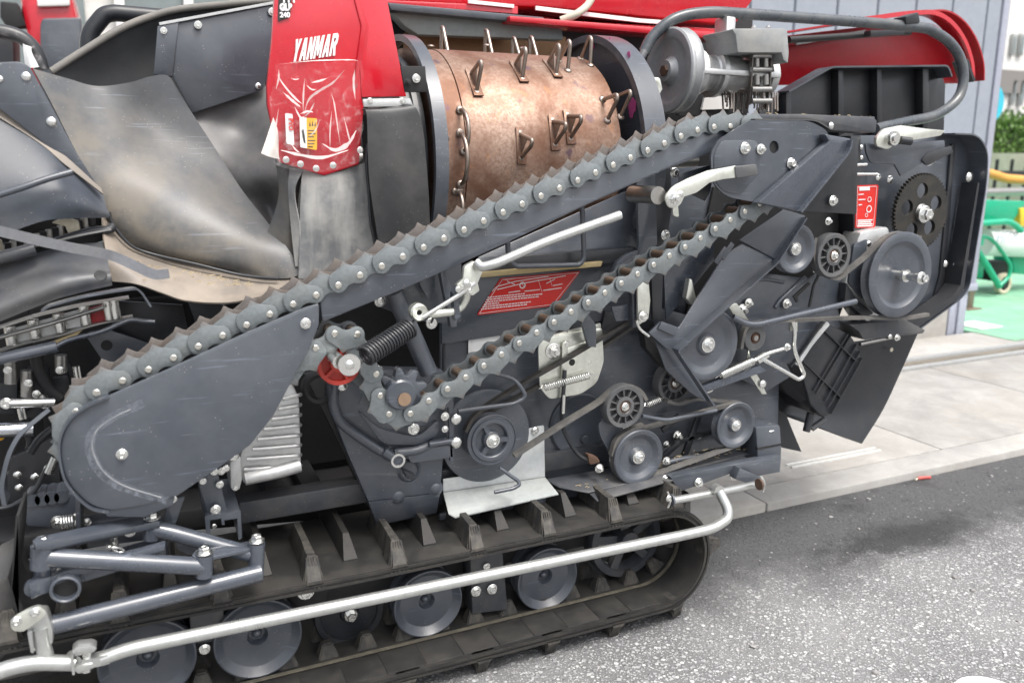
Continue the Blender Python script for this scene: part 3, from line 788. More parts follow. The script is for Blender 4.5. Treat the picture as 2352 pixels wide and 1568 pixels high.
# ---------------------------------------------------------------- track rollers
def roller(x, y, rp, Yf=1.79, deep=.15, nut='dome'):
    c = at(x, y, Yf); r = rp*mpp(x, y, Yf)
    prof = [(.034, 0), (.034, .19*r), (.022, .21*r), (.017, .24*r), (.017, .76*r), (.015, .79*r), (.002, .925*r), (0, .95*r), (.001, .985*r), (.005, r), (.022, r), (.027, .97*r), (.03, .72*r), (.052, .70*r), (.056, .93*r), (.06, .95*r), (deep-.006, .95*r), (deep, .92*r), (deep, 0)]
    o = latheo('track_roller', c, prof, M_PAINT, M, 48)
    b = link('hub_nut', bolt_mesh('dome', M_PAINT), o, c+Vector((0, .034, 0))); s = .12*r; b.scale = (s, s*2.2, s)
    return o
roller(340, 1520, 106); roller(594, 1468, 99); roller(985, 1387, 83); roller(1259, 1330, 77)
o = latheo('centre_roller', at(803, 1408, 1.86), [(.0, 0), (.0, .2*.12), (.006, .03), (.008, .085), (.002, .088), (0, .104), (.004, .107), (.03, .107), (.034, .09), (.034, 0)], M_BLACK, M, 44)
o.scale = (.83, 1, .83); bolt(806, 1412, 1.862, 20, o); 
# rear idler ring with spokes
ci = Vector((tc_x-.02, 1.84, tc_z)); idl = latheo('rear_idler', ci, [(0, .118), (-.012, .114), (-.014, .095), (0, .09), (.03, .09), (.03, .118), (0, .118)], M_PAINT2, M, 44)
latheo('idler_hub', ci, [(-.03, 0), (-.03, .028), (.0, .034), (.05, .034)], M_PAINT2, idl, 24)
for i in range(5):
    a = i*2*math.pi/5+.5; d = Vector((math.cos(a), 0, math.sin(a))); strap('spoke', [ci+d*.025, ci+d*.095], .018, .024, M_PAINT2, idl, world=True)
# roller frame
boxo('roller_frame', (-.7, 1.86, .185), (1.16, 1.93, .262), M_DARK, M, .004)
for x, y in ((468, 1400), (1115, 1330)):
    plate('roller_bracket', [(x-35, y-55, 6), (x+40, y-62, 6), (x+52, y+70), (x-30, y+80)], 1.80, .06, M_PAINT2, M, .004)
for x, y, r in ((468, 1362, 15), (470, 1490, 13), (1093, 1357, 13), (1130, 1352, 13), (702, 1357, 21), (1118, 1300, 9)): bolt(x, y, 1.795, r, M)
plate('tensioner_plate', [(664, 1330, 8), (760, 1318, 8), (745, 1390), (690, 1400), (660, 1370)], 1.83, .03, M_DARK, M)
# ---------------------------------------------------------------- chassis beam above the track
boxo('chassis_beam', (at(553, 1215, 1.87).x, 1.87, .425), (1.30, 1.93, .478), M_PAINT2, M, .004)
for xx in (610, 690): 
    a = at(xx, 1150, 2.0); boxo('cross_member', (a.x, 1.95, .40), (a.x+.05, 2.6, .46), M_DARK, M, .004)

# ---------------------------------------------------------------- feed chain
CYF = 1.66                                  # outer face of the front plates
up_px = [(221.5,901),(279,875),(336,850.7),(393,824),(448.7,798.5),(503,774),(558,750),(611,725.5),(664.6,702),(717.5,681),(768,658.7),(817.7,635.7),(869,614),(917.8,592),(966.5,570.7),(1013.5,549.8),(1061,529.7),(1107,509),(1152.6,488.7),(1197,469.5),(1240.6,451),(1284.7,432),(1326.8,413.9),(1369,395.8),(1411.7,377.4),(1451,360.7),(1491,343.6),(1530,327),(1569,310.6),(1606.8,297.4),(1645.7,291.5),(1684,291)]
rear_px = [(1722,292),(1762,296),(1800,312),(1826,340),(1838,375),(1826,412),(1795,440),(1757,460)]
low_px = [(1718.8,480),(1684,500),(1649,521),(1615,541.8),(1579.7,562.7),(1542,583.9),(1506,604.4),(1467.7,626.4),(1429.4,647.9),(1390.8,670.5),(1352,692.4),(1312,715),(1271,739.4),(1230.8,763.7),(1190.5,788),(1149,814.5),(1107.4,841),(1065,868),(1023,895),(978.7,923),(936,951),(887,947),(871.6,901),(861.8,851.4),(846,806),(816.6,764.8),(763,767),(719,802.7),(675,836.8)]
front_px = [(632,872),(588,908),(540,948),(490,985),(440,1020),(390,1052),(340,1080),(290,1098),(240,1100),(195,1080),(165,1040),(158,990),(178,940)]
loop = [at(x, y, CYF) for x, y in up_px+rear_px+low_px+front_px]
loop = smoothpath(loop, 6, True)
L = sum((loop[(i+1) % len(loop)]-loop[i]).length for i in range(len(loop)))
npin = 2*round(L/.0998); PIT = L/npin
pins = []; acc = 0.0
start = loop[0]
for i in range(len(loop)):
    a, b = loop[i], loop[(i+1) % len(loop)]; d = (b-a).length
    while acc <= d and len(pins) < npin: pins.append(a+(b-a)*(acc/d)); acc += PIT
    acc -= d
LINK = [(-.31,-.06),(-.25,-.2),(-.1,-.31),(.06,-.33),(.2,-.29),(.36,-.19),(.5,-.17),(.64,-.19),(.8,-.28),(.95,-.33),(1.1,-.31),(1.25,-.2),(1.33,0),(1.32,.18),(1.22,.33),(1.05,.41),(.88,.52),(.76,.60),(.56,.84),(.37,.67),(.15,.60),(-.12,.53),(-.28,.38),(-.33,.12)]
def link_mesh(mat, th, flip):
    bm = bmesh.new()
    prism(bm, [Vector((a*PIT, 0, b*PIT)) for a, b in LINK], Vector((0, th, 0)), .0007)
    bmesh.ops.recalc_face_normals(bm, faces=bm.faces)
    me = bpy.data.meshes.new('chain_link'); bm.to_mesh(me); bm.free(); me.materials.append(mat); finish(me, 40); return me
LK_F, LK_R, LK_B = link_mesh(M_CHAIN, .0042, 0), link_mesh(M_CHAINR, .0042, 1), link_mesh(M_CHAINB, .0042, 1)
bm = bmesh.new(); lathe(bm, [(0, 0), (0, 1), (1, 1), (1, 0)], 12); PINB = bpy.data.meshes.new('bushing'); bm.to_mesh(PINB); bm.free(); PINB.materials.append(M_BUSH); finish(PINB)
chain = link('feed_chain', None, M, (.6, CYF+.035, .95)); chain['label'] = 'blued steel feed chain with saw toothed links'
for i in range(npin):
    a, b = pins[i], pins[(i+1) % npin]; d = (b-a)
    if a.x < -.23: pass
    out = i % 2 == 0
    t = d.normalized(); nrm = Vector((-t.z, 0, t.x))
    rot = Matrix(((t.x, 0, nrm.x), (0, 1, 0), (t.z, 0, nrm.z))).to_euler()
    for me, y in ((LK_F, CYF-.003 if out else CYF+.0035), (LK_R if d.x > 0 else LK_B, CYF+.068 if out else CYF+.0615)):
        o = link('chain_link', me, chain, (a.x, y, a.z)); o.rotation_euler = rot
    bs = link('bushing', PINB, chain, (a.x, CYF+.007, a.z)); bs.scale = (.0105, .055, .0105)
    pn = link('pin', bolt_mesh('pin', M_PINST), chain, (a.x, CYF-.003, a.z)); pn.scale = (.0068, .006, .0068)
# ---------------------------------------------------------------- front cover of the chain
cover = plate('chain_cover', [(733,697,6),(700,706),(560,766),(400,841),(250,908),(198,932),(163,958,30),(138,1005,40),(140,1062,40),(158,1112,40),(206,1160,30),(255,1172,15),(330,1160),(402,1142,20),(512,1068),(575,1022),(628,955),(672,872),(716,790),(733,745)], 1.640, .006, M_PAINT, M, .004)
plate('cover_lip', [(240,1166),(330,1158),(402,1141),(396,1160),(330,1188),(245,1186)], 1.645, .03, M_PAINT, M, .002)
strap('cover_rim', [(250,906,1.650),(198,930,1.650),(160,960,1.650),(139,1005,1.650),(141,1062,1.650),(160,1112,1.650),(206,1158,1.650),(250,1170,1.650)], .035, .004, M_PAINT, cover, smooth=4)
# pressed bead on the cover
rod('pressed_bead', [(300,940,1.6415),(262,958,1.6415),(225,985,1.6415),(212,1015,1.6415),(216,1045,1.6415),(240,1085,1.6415),(285,1115,1.6415),(370,1142,1.6415)], .0026, surf('chalky worn paint', (.17,.18,.195), .6, 0, .7, (.34,.34,.34), 30), cover, smooth=5)
strap('scuff_mark', [(330,925,1.6392),(262,956,1.6392),(222,985,1.6392),(207,1015,1.6392),(211,1048,1.6392),(236,1088,1.6392),(285,1119,1.6392),(385,1148,1.6392)], .0006, .018, M_CHALK, cover, smooth=5)
bolt(702, 743, 1.640, 12.5, cover); bolt(280, 1043, 1.640, 13, cover)
# ---------------------------------------------------------------- guide rail below the chain
plate('chain_rail', [(733,680),(1061,533),(1530,331),(1606,301),(1720,296),(1720,325),(1632,352),(1531,389),(1343,473),(1165,558),(1016,625),(922,666),(741,740)], 1.6695, .05, M_PAINT, M, .003)
#plate('rail_top_strip', [(560,772),(1000,590),(1640,318),(1640,326),(1000,600),(560,785)], 1.68, .04, M_CHAINR, M, .001)
# ---------------------------------------------------------------- rear chain guard
gd = plate('rear_guard', [(1722,276,6),(1862,278,20),(1900,300,16),(1905,322,10),(1790,472),(1722,462),(1668,452,20),(1636,420,20),(1632,352,25),(1650,322)], 1.640, .005, M_PAINT, M, .003, holes=[[(1778+11*math.cos(a*.5236), 338+15*math.sin(a*.5236)) for a in range(12)]])
plate('guard_emboss', [(1640,352,24),(1660,322,12),(1740,322,16),(1748,350,10),(1746,395),(1700,448,10),(1660,440,16),(1641,412,12)], 1.6375, .004, M_PAINT, gd, .003)
latheo('guard_hole', at(1778, 338, 1.646), [(0, 0), (0, .017), (.02, .017)], M_DARK, gd)
plate('guard_top', [(1722,276),(1862,278),(1900,300),(2012,305,4),(2016,274,8),(1990,268,6),(1840,262),(1745,262)], 1.66, .07, M_PAINT2, M, .004)
strap('guard_lip', [(1722,275,1.66),(1862,277,1.66),(1896,298,1.66)], .04, .003, M_PAINT2, M)
chn = plate('guard_channel', [(1895,308),(1918,312,4),(1955,318,4),(1950,345),(1838,486),(1795,477),(1742,466),(1905,325)], 1.612, .026, M_ARM, M, .005)
strap('channel_edge', [(1953,322,1.606),(1948,347,1.606),(1836,487,1.606)], .016, .006, M_ARM, chn)
plate('channel_back', [(1955,312),(1972,312),(1968,492),(1845,486),(1950,350)], 1.76, .01, M_BLACK, M, .002)
bolt(1711, 341, 1.636, 14, gd); bolt(1747, 343, 1.636, 12, gd, 'nut'); bolt(1817, 376, 1.638, 13, gd); bolt(1909, 289, 1.655, 8, gd, 'dome')
bolt(1913, 461, 1.75, 12, M); bolt(1902, 508, 1.75, 9, M, 'nut')
# white locking lever with black grip
lv = plate('lock_lever', [(1526,452,12),(1545,428,10),(1580,410),(1625,392),(1660,386),(1690,380),(1692,408),(1660,412),(1630,420),(1600,443,8),(1572,452),(1562,474,14),(1535,480,14)], 1.615, .005, M_ZPLATE, M, .0015)
plate('lever_grip', [(1688,382,4),(1738,377,5),(1742,402,5),(1692,410,4)], 1.612, .012, M_NYL, lv, .003)
latheo('lever_boss', at(1512, 449, 1.63), [(0, 0), (0, .021), (.11, .021)], M_STEEL, M, 24)
bolt(1546, 456, 1.615, 18, lv, 'nut'); bolt(1563, 446, 1.615, 8, lv, 'dome')
# ---------------------------------------------------------------- tension roller (red), spring, sprocket
def spoked(name, c, R_, mat, n, parent, hubr=.42, deep=.03, rib=.004, rim=.85):
    o = latheo(name, c, [(0, rim*R_), (-.001, R_*.97), (.002, R_), (deep, R_), (deep, rim*R_), (.0, rim*R_)], mat, parent, 44)
    latheo('hub', c, [(.0, hubr*R_*.62), (-.002, hubr*R_*.7), (-.001, hubr*R_), (deep, hubr*R_), (deep, hubr*R_*.62), (0, hubr*R_*.62)], mat, o, 30)
    latheo('web', c, [(deep*.55, hubr*R_), (deep*.55, rim*R_), (deep*.65, rim*R_), (deep*.65, hubr*R_)], mat, o, 30)
    for i in range(n):
        a = i*2*math.pi/n+.1; d = Vector((math.cos(a), 0, math.sin(a)))
        strap('rib', [c+d*hubr*R_*.95+Vector((0, deep*.35, 0)), c+d*rim*R_*1.02+Vector((0, deep*.35, 0))], deep*.6, rib, mat, o, world=True)
    return o
c = at(780, 835, 1.695); rt = spoked('tension_roller', c, 52*mpp(780, 835, 1.695), M_REDP, 5, M, .4, .022, .006, .8); rt['label'] = 'red plastic tension roller'
latheo('roller_pin', at(780, 832, 1.60), [(0, 0), (0, .014), (.08, .014)], M_ZINC, rt, 20)
latheo('pin_washer', at(803, 838, 1.585), [(0, 0), (0, .0225), (.004, .0225), (.004, 0)], M_ZINC, rt, 28); bolt(803, 838, 1.585, 11, rt, 'dome')
hx = helix('tension_spring', at(838, 818, 1.60), at(942, 752, 1.66), .0205, .0034, 17, M_BLACK, M, False)
rod('spring_hook', [(942,748,1.66),(950,735,1.66),(985,716,1.665),(998,724,1.665),(990,742,1.665)], .0025, M_DARK, M, .01, 8); rod('spring_hook', [(836,822,1.6),(824,842,1.59),(826,858,1.59)], .0025, M_DARK, M, .01, 8)
c = at(923, 905, 1.675)
bm = bmesh.new(); pts = []
for i in range(9):
    for da, rr in ((-.27, .043), (-.13, .058), (0, .062), (.13, .058), (.27, .043)):
        a = i*2*math.pi/9+da+.25; pts.append(c+Vector((rr*math.cos(a), 0, rr*math.sin(a))))
prism(bm, pts, Vector((0, .02, 0)), .003); spk = build('drive_sprocket', bm, M_PAINT, M)
latheo('sprocket_boss', at(923, 908, 1.645), [(0, 0), (0, .030), (.004, .034), (.05, .034)], M_PAINT, spk, 32)
latheo('sprocket_shaft', at(929, 917, 1.643), [(-.002, 0), (-.002, .0145), (.03, .0145)], surf('bronze shaft end', (.36, .25, .17), .4, .7, .4), spk, 24)
bolt(888, 922, 1.68, 6, spk, 'dome')
# ---------------------------------------------------------------- silver tension handle
hd_ = rod('tension_handle', [(1424,494,1.60),(1250,556,1.60),(1140,605,1.60),(1105,614,1.61),(1094,602,1.62)], .0105, M_SILVER, M, .05)
plate('clevis', [(1066,612,8),(1092,598,8),(1110,622),(1098,650),(1102,668,4),(1085,680,4),(1048,655,4),(1064,640)], 1.625, .014, M_ZPLATE, M, .003)
rod('threaded_rod', [(972,728,1.645),(1050,680,1.635),(1092,650,1.625)], .0055, M_ZINC, M)
rod('bent_bar', [(984,722,1.66),(1040,716,1.66),(1060,706,1.66),(1074,680,1.65),(1070,655,1.64)], .009, M_ZPLATE, M, .03)
latheo('collar', at(963, 718, 1.655), [(0, .006), (-.004, .016), (0, .0195), (.02, .0195), (.02, .006)], M_ZPLATE, M, 24)
for x, y in ((1053, 664), (1060, 659), (1078, 668)): bolt(x, y, 1.628, 8, M)
plate('clevis_tab', [(1040,672,3),(1052,660),(1058,728),(1046,738,4)], 1.65, .02, M_PAINT, M)
bolt(1072, 651, 1.622, 10, M, 'dome')
# support arm, bracket plates behind the chain
rod('support_tube', [(905,672,1.72),(985,855,1.72)], .021, M_PAINT, M)
plate('arm_bracket', [(888,640),(1060,600),(1060,742,10),(1000,742,10),(950,735),(860,700)], 1.765, .006, M_PAINT, M)
bolt(872, 691, 1.758, 14, M); bolt(991, 742, 1.72, 14, M); bolt(1001, 612, 1.75, 10, M)
plate('bracket_ear', [(962,650,6),(995,610),(1000,655),(985,690)], 1.73, .006, M_PAINT, M); plate('bracket_ear', [(1010,620),(1022,618),(1048,700),(1050,750),(1036,752)], 1.70, .02, M_PAINT, M)

# ---------------------------------------------------------------- threshing drum
DY, DZ, DR = 2.15, 1.255, .283; DX0, DX1 = .655, 1.163
RX = Euler((0, 0, -math.pi/2))               # lathe axis Y -> X
def lx(name, prof, mat, parent, seg=64, x=0):
    bm = bmesh.new(); lathe(bm, prof, seg, Matrix.Translation((x, DY, DZ)) @ RX.to_matrix().to_4x4()); return build(name, bm, mat, parent)
drum = lx('threshing_drum', [(DX0, .05), (DX0, DR*.995), (.7275, DR*.995), (.7285, DR*.985), (.730, DR*1.002), (DX1-.004, DR*1.002), (DX1, DR*.99), (DX1, .05)], M_DRUM, M, 96)
drum['label'] = 'rust brown steel threshing drum with wire teeth'
lx('drum_shaft', [(.3, 0), (.3, .03), (1.6, .03), (1.6, 0)], M_STEEL, M, 20)
def on_drum(x, y):
    """where the sight line meets the drum"""
    d = ray(x, y); o = _C
    a = d.y**2+d.z**2; oy, oz = o.y-DY, o.z-DZ
    b = 2*(d.y*oy+d.z*oz); c = oy*oy+oz*oz-DR*DR; q = b*b-4*a*c
    if q < 0: q = 0
    t = (-b-math.sqrt(q))/(2*a); return o+d*t
def tooth(x, ang, h=.070, wd=.030, lean=0, gus=True, bow=0, swept=0):
    """wire hoop at axial place x and angle ang (0 = towards the yard, 90 = up); base runs round the drum"""
    er = Vector((0, -math.cos(ang), math.sin(ang))); et = Vector((0, math.sin(ang), math.cos(ang))); ex = Vector((1, 0, 0))
    c = Vector((x, DY, DZ))+er*(DR-.004)
    al = (et*math.cos(swept)+ex*math.sin(swept)).normalized()
    P = [c-al*wd, c-al*wd*.25+er*h*.93+ex*lean*.8, c+al*wd*.15+er*h+ex*lean, c+al*wd]
    if bow: P = [c+al*wd*math.cos(q*math.pi/8)*-1+er*h*math.sin(q*math.pi/8) for q in range(9)]
    o = rodw('drum_tooth', P, .0052, M_TOOTH, drum, .014, 10)
    for s in (-1, 1):
        q = c+al*wd*s+er*.003
        b = link('tooth_nut', bolt_mesh('dome', M_TOOTH), drum, q); b.scale = (.0105,)*3
        b.rotation_euler = Vector((0, -1, 0)).rotation_difference(er).to_euler()
    if gus:
        bm = bmesh.new(); e2 = al.cross(er).normalized()
        prism(bm, [c-al*wd*.8-e2*.0015, c+al*wd*.9-e2*.0015, c+al*wd*.35+er*h*.6-e2*.0015], e2*.003)
        build('tooth_gusset', bm, M_TOOTH, drum)
        bm = bmesh.new(); e2 = al.cross(er).normalized(); q = [c-al*wd*1.5-e2*.012, c+al*wd*1.5-e2*.012, c+al*wd*1.5+e2*.014, c-al*wd*1.5+e2*.014]
        prism(bm, [p+er*.0035 for p in q], er*.004, .001); build('tooth_pad', bm, M_DRUM, drum)
def tooth_at(x, y, **k):
    p = on_drum(x, y); tooth(p.x, math.atan2(p.z-DZ, DY-p.y), **k)
tooth_at(1088, 190); tooth_at(1191, 165); tooth_at(1268, 158); tooth_at(1294, 150, gus=False); tooth_at(1345, 142, gus=False)
tooth_at(1196, 335); tooth_at(1272, 305); tooth_at(1307, 292)
tooth_at(1062, 300, h=.045, wd=.05, gus=False, bow=1); tooth_at(1058, 365, h=.05, wd=.06, gus=False, bow=1); tooth_at(1050, 480, h=.045, wd=.045, gus=False, bow=1)
tooth_at(1390, 252, h=.07, wd=.03, gus=False); tooth_at(1420, 245, h=.07, wd=.03, gus=False)
for x, a in ((.80, 102), (.93, 102), (1.03, 108), (1.08, 106)): tooth(x, R(a), h=.085, gus=False, wd=.03)
for x, y in ((990,107),(1118,105),(1200,112),(1024,318),(1010,345),(1045,440)):
    p = on_drum(x, y); er = Vector((0, p.y-DY, p.z-DZ)).normalized(); b = link('rivet', bolt_mesh('dome', M_TOOTH), drum, p); b.scale = (.009,)*3
    b.rotation_euler = Vector((0, -1, 0)).rotation_difference(er).to_euler()
# left end housing ring
def arc_shell(name, x0, x1, r0, r1, a0, a1, mat, parent, n=40):
    bm = bmesh.new(); rg = []
    for i in range(n+1):
        a = R(a0+(a1-a0)*i/n); er = Vector((0, -math.cos(a), math.sin(a)))
        c = Vector((0, DY, DZ)); rg.append([bm.verts.new(c+Vector((x, 0, 0))+er*r) for x, r in ((x0, r0), (x1, r0), (x1, r1), (x0, r1))])
    for p, q in zip(rg[:-1], rg[1:]):
        for j in range(4): bm.faces.new((p[j], p[(j+1) % 4], q[(j+1) % 4], q[j]))
    bm.faces.new(rg[0]); bm.faces.new(rg[-1]); return build(name, bm, mat, parent, 40)
rgL = arc_shell('drum_end_ring', .640, .672, .298, .314, -62, 118, M_PAINT, M)
arc_shell('end_housing', .585, .638, .12, .262, -60, 118, M_BLACK, M)
arc_shell('housing_bead', .612, .624, .255, .272, -50, 118, M_BLACK, M)
plate('ring_bracket', [(920,152),(977,152),(982,212),(930,212)], 1.825, .006, M_DARK, M); bolt(956, 181, 1.823, 10, M); bolt(936, 190, 1.823, 9, M, 'nut', M_DARK)
# right end housing
rgR = arc_shell('rear_end_ring', 1.195, 1.26, .326, .345, -35, 150, M_PAINT, M)
bm = bmesh.new()
prism(bm, [Vector((1.215, DY, DZ))+Vector((0, -math.cos(R(a)), math.sin(R(a))))*.335 for a in range(-70, 156, 5)], Vector((.008, 0, 0)))
o = build('rear_end_wall', bm, M_PAINT, M)
M_MAG = surf('magenta chalk mark', (.42, .05, .20), .7, bmp=0)
for x, y, s in ((1400, 100, 8), (1452, 245, 14), (1468, 228, 9), (1362, 105, 7), (1444, 126, 6)):
    q = atx(x, y, 1.2135); bm = bmesh.new(); pts = []
    for i in range(14):
        a = i*math.pi/7; rr = s*.00135*random.uniform(.6, 1.25); pts.append(q+Vector((0, rr*math.cos(a)*1.0, rr*math.sin(a)*1.3)))
    prism(bm, pts, Vector((-.001, 0, 0))); build('chalk_mark', bm, M_MAG, o)
rod('ring_tab', [(1478,122,2.02),(1468,140,2.0)], .012, M_PAINT2, M)
# beams above the drum, brown board behind
plate('upper_beam', [(895,22),(1290,62),(1295,92),(960,80),(930,60)], 2.42, .05, surf('grey green beam', (.20,.23,.235), .5, 0, .3), M, .004)
plate('upper_rail', [(890,6),(1250,40),(1250,56),(900,24)], 2.38, .05, M_PAINT, M, .003)
plate('inner_board', [(930,75),(1300,85),(1300,340),(930,340)], 2.50, .02, surf('brown dusty board', (.20,.115,.06), .75, 0, .4, (.30,.2,.12)), M, .002)
# ---------------------------------------------------------------- red grain tank side above
RTY = 2.45
plate('grain_tank', [(880,-160),(1800,-160),(1745,-20),(1694,52),(1640,54),(1270,18),(880,2)], RTY, .5, M_RED, M, .01)
plate('tank_flange', [(880,0),(1190,14),(1190,38),(1640,66),(1690,70),(1690,78),(1560,68),(1170,36),(880,10)], RTY-.03, .04, M_RED, M, .003)
strap('white_stripe', [(1230,19,RTY-.035),(1470,48,RTY-.035),(1530,52,RTY-.035)], .006, .012, M_WHITE, M)
strap('white_stripe', [(1075,4,RTY-.035),(1180,15,RTY-.035)], .006, .010, M_WHITE, M)
plate('tank_ledge', [(1170,36),(1540,66),(1668,74),(1668,92),(1580,86),(1172,50)], RTY-.09, .09, M_RED, M, .005)
rod('tank_hose', [(1362,-10,RTY-.06),(1348,14,RTY-.07),(1322,34,RTY-.08),(1288,48,RTY-.06)], .012, surf('ivory corrugated hose', (.50,.47,.38), .6), M, smooth=5)
# dark mechanism below tank
boxo('tank_frame', (.50, 2.62, .98), (2.2, 2.9, 1.80), M_DARK, M, .01)
# ---------------------------------------------------------------- red front box
FY = 1.86
bxr = plate('front_box', [(634,-60),(812,-60),(848,60),(832,224),(836,248),(828,345),(826,378),(745,404,4),(640,372),(632,330),(614,240),(613,195),(624,90)], FY, .02, M_RED, M, .004, dY=lambda x, y: max(0, (y-190))*.00012)
bxr['label'] = 'glossy red front box with white lettering and torn film'
# right-hand return face of the box
bm = bmesh.new(); q = [at(812,-60,FY), at(878,-60,FY+.06), at(934,222,FY+.035), at(832,224,FY)]
prism(bm, q, Vector((-.004, .006, 0)), .002); build('box_return', bm, M_RED, bxr)
plate('box_ridge', [(798,-60),(808,-60),(842,58),(822,196),(812,200),(830,60)], FY-.003, .004, M_RED, bxr, .002)
a = at(668, 150, FY-.003); b = at(776, 118, FY-.003); xs = (b-a)
yd = (at(672, 85, FY-.003)-at(668, 138, FY-.003))
LET = {'Y': ([(0,1),(.36,1),(.5,.68),(.64,1),(1,1),(.68,.42),(.68,0),(.32,0),(.32,.42)], []), 'A': ([(0,0),(.28,1),(.72,1),(1,0),(.66,0),(.61,.2),(.39,.2),(.34,0)], [[(.43,.38),(.57,.38),(.5,.74)]]),
 'N': ([(0,0),(0,1),(.34,1),(.66,.46),(.66,1),(1,1),(1,0),(.66,0),(.34,.54),(.34,0)], []), 'M': ([(0,0),(0,1),(.34,1),(.5,.5),(.66,1),(1,1),(1,0),(.74,0),(.74,.6),(.6,.12),(.4,.12),(.26,.6),(.26,0)], []),
 'R': ([(0,0),(0,1),(.7,1),(.95,.9),(1,.72),(.95,.52),(.78,.44),(1,0),(.64,0),(.46,.4),(.34,.4),(.34,0)], [[(.34,.62),(.34,.8),(.58,.8),(.64,.71),(.58,.62)]])}
bm = bmesh.new(); u = 0
for ch, wd in (('Y', .9), ('A', .95), ('N', .9), ('M', 1.12), ('A', .95), ('R', .92)):
    def lp(q): return at(670+(u+q[0]*wd)*15.6+q[1]*10, 143-(u+q[0]*wd)*2.4-q[1]*52, FY-.0035)
    prism(bm, [lp(q) for q in LET[ch][0]], Vector((0, .002, 0)), 0, [[lp(q) for q in h] for h in LET[ch][1]]); u += wd+.13
build('brand_lettering', bm, M_WHITE, bxr, 0)
# dark label at the upper edge
plate('box_label', [(642,-60),(672,-60),(666,40,4),(638,50,4)], FY-.0032, .0025, M_INK, bxr, 0)
text_mesh('label_lettering', 'YH', .032, M_WHITE, bxr, at(645, 6, FY-.0042), (1, 0, .07), (0, 0, 1), bold=.001, xs=.7)
text_mesh('label_lettering', 'GLB', .018, M_WHITE, bxr, at(643, 24, FY-.0042), (1, 0, .07), (0, 0, 1), bold=.0012, xs=.8)
text_mesh('label_lettering', '240', .014, M_WHITE, bxr, at(643, 40, FY-.0042), (1, 0, .07), (0, 0, 1), bold=.0006)
# stickers
plate('capacity_sticker', [(655,260,4),(672,262,4),(676,334,4),(658,330,4)], FY-.0015, .003, M_WHITE, bxr, 0)
text_mesh('sticker_mark', 'PYO', .013, M_STRED, bxr, at(663, 272, FY-.0035)+Vector((0, 0, 0)), (0, 0, -1), (1, 0, 0), bold=.0006)
plate('warning_sticker', [(688,270,3),(728,272,3),(728,345,3),(690,338,3)], FY-.0015, .003, M_YEL, bxr, 0)
plate('sticker_white', [(688,270),(704,271),(705,341),(690,338)], FY-.0022, .002, M_WHITE, bxr, 0)
for i, (y, l_) in enumerate(((299, 16), (306, 18), (313, 14), (322, 17), (329, 15), (336, 12))): plate('sticker_line', [(707,y),(707+l_,y),(707+l_,y+2.5),(707,y+2.5)], FY-.002, .001, M_INK, bxr, 0)
plate('sticker_figure', [(693,300),(697,296),(700,312),(702,330),(698,328),(695,314)], FY-.0028, .001, M_INK, bxr, 0)
for x in (710, 716, 722): plate('sticker_figure', [(x,290),(x+2,277),(x+4,290)], FY-.002, .001, M_INK, bxr, 0)
# torn clear film stuck on the lower half, hanging loose at the edges
rws = []
for r in range(7):
    v = r/6; row = []
    for c_ in range(8):
        u = c_/7; x = 632+u*(830-632)-10*v*(1-u)*2+ (6*math.sin(r*2.1) if c_ in (0, 7) else 0); y = 148+v*(222)-8*u*(1-v)+ (26*u*(1-u)*4*v if True else 0)
        row.append(at(x, min(y, 395), FY-.006-.006*random.random()-(.012 if (c_ == 0 or r == 6) else 0)))
    rws.append(row)
patch('protective_film', rws, M_FILM, bxr, 5, .0006)
def crease(pts, w0):
    P = smoothpath([at(x, y, FY-.019) for x, y in pts], 4); bm = bmesh.new(); n = len(P)-1; V = []
    for i, p in enumerate(P):
        t = (P[min(i+1, n)]-P[max(i-1, 0)]).normalized(); s = Vector((-t.z, 0, t.x)); k = w0*math.sin(math.pi*min(.97, max(.03, i/n)))*random.uniform(.6, 1.2)
        k *= .42; V.append((bm.verts.new(p+s*k), bm.verts.new(p-s*k+Vector((0, -.001, 0)))))
    for a, b in zip(V[:-1], V[1:]): bm.faces.new((a[0], a[1], b[1], b[0]))
    build('film_crease', bm, M_CREASE, bxr)
for pts, w0 in (([(636,172),(655,200),(680,228),(696,240)], .005), ([(792,160),(765,190),(735,208),(710,228),(698,262)], .006), ([(650,212),(672,232),(690,246)], .008), ([(700,180),(697,215),(696,260)], .004), ([(716,190),(735,186),(752,180)], .005), ([(704,196),(716,206),(726,206)], .004), ([(668,180),(678,183),(688,181)], .003), ([(760,212),(768,240),(775,290),(782,335)], .004), ([(790,270),(800,310),(806,335)], .004), ([(762,255),(758,300),(758,350)], .0035), ([(676,245),(690,270),(700,268)], .005), ([(668,330),(680,345),(690,352)], .004), ([(640,250),(634,290),(636,325)], .004), ([(735,275),(724,300),(706,318)], .004), ([(722,236),(712,256),(700,268)], .006), ([(640,160),(640,180),(634,205)],.006), ([(815,160),(812,190),(816,230)],.007), ([(690,262),(706,256),(720,258)],.005), ([(640,148),(720,140),(800,138),(824,140)],.0025),([(740,330),(770,345),(800,330),(818,300)],.012),([(645,345),(690,356),(740,362),(800,345)],.010)): crease(pts, w0)
# loose corner hanging at lower left
patch('film_corner', [[at(628,270,FY-.004), at(638,300,FY-.005), at(640,330,FY-.004)], [at(618,300,FY-.02), at(628,325,FY-.03), at(640,352,FY-.02)], [at(600,352,FY-.03), at(618,360,FY-.035), at(642,366,FY-.02)]], surf('milky film', (.62,.58,.54), .4, 0, .1, bmp=0), bxr, 4, .0008)
for x, y in ((657,367), (690,377), (726,387), (765,380)): bolt(x, y, FY-.002, 7.5, bxr, 'nut')
bolt(828, 345, FY-.002, 8, bxr, 'nut')
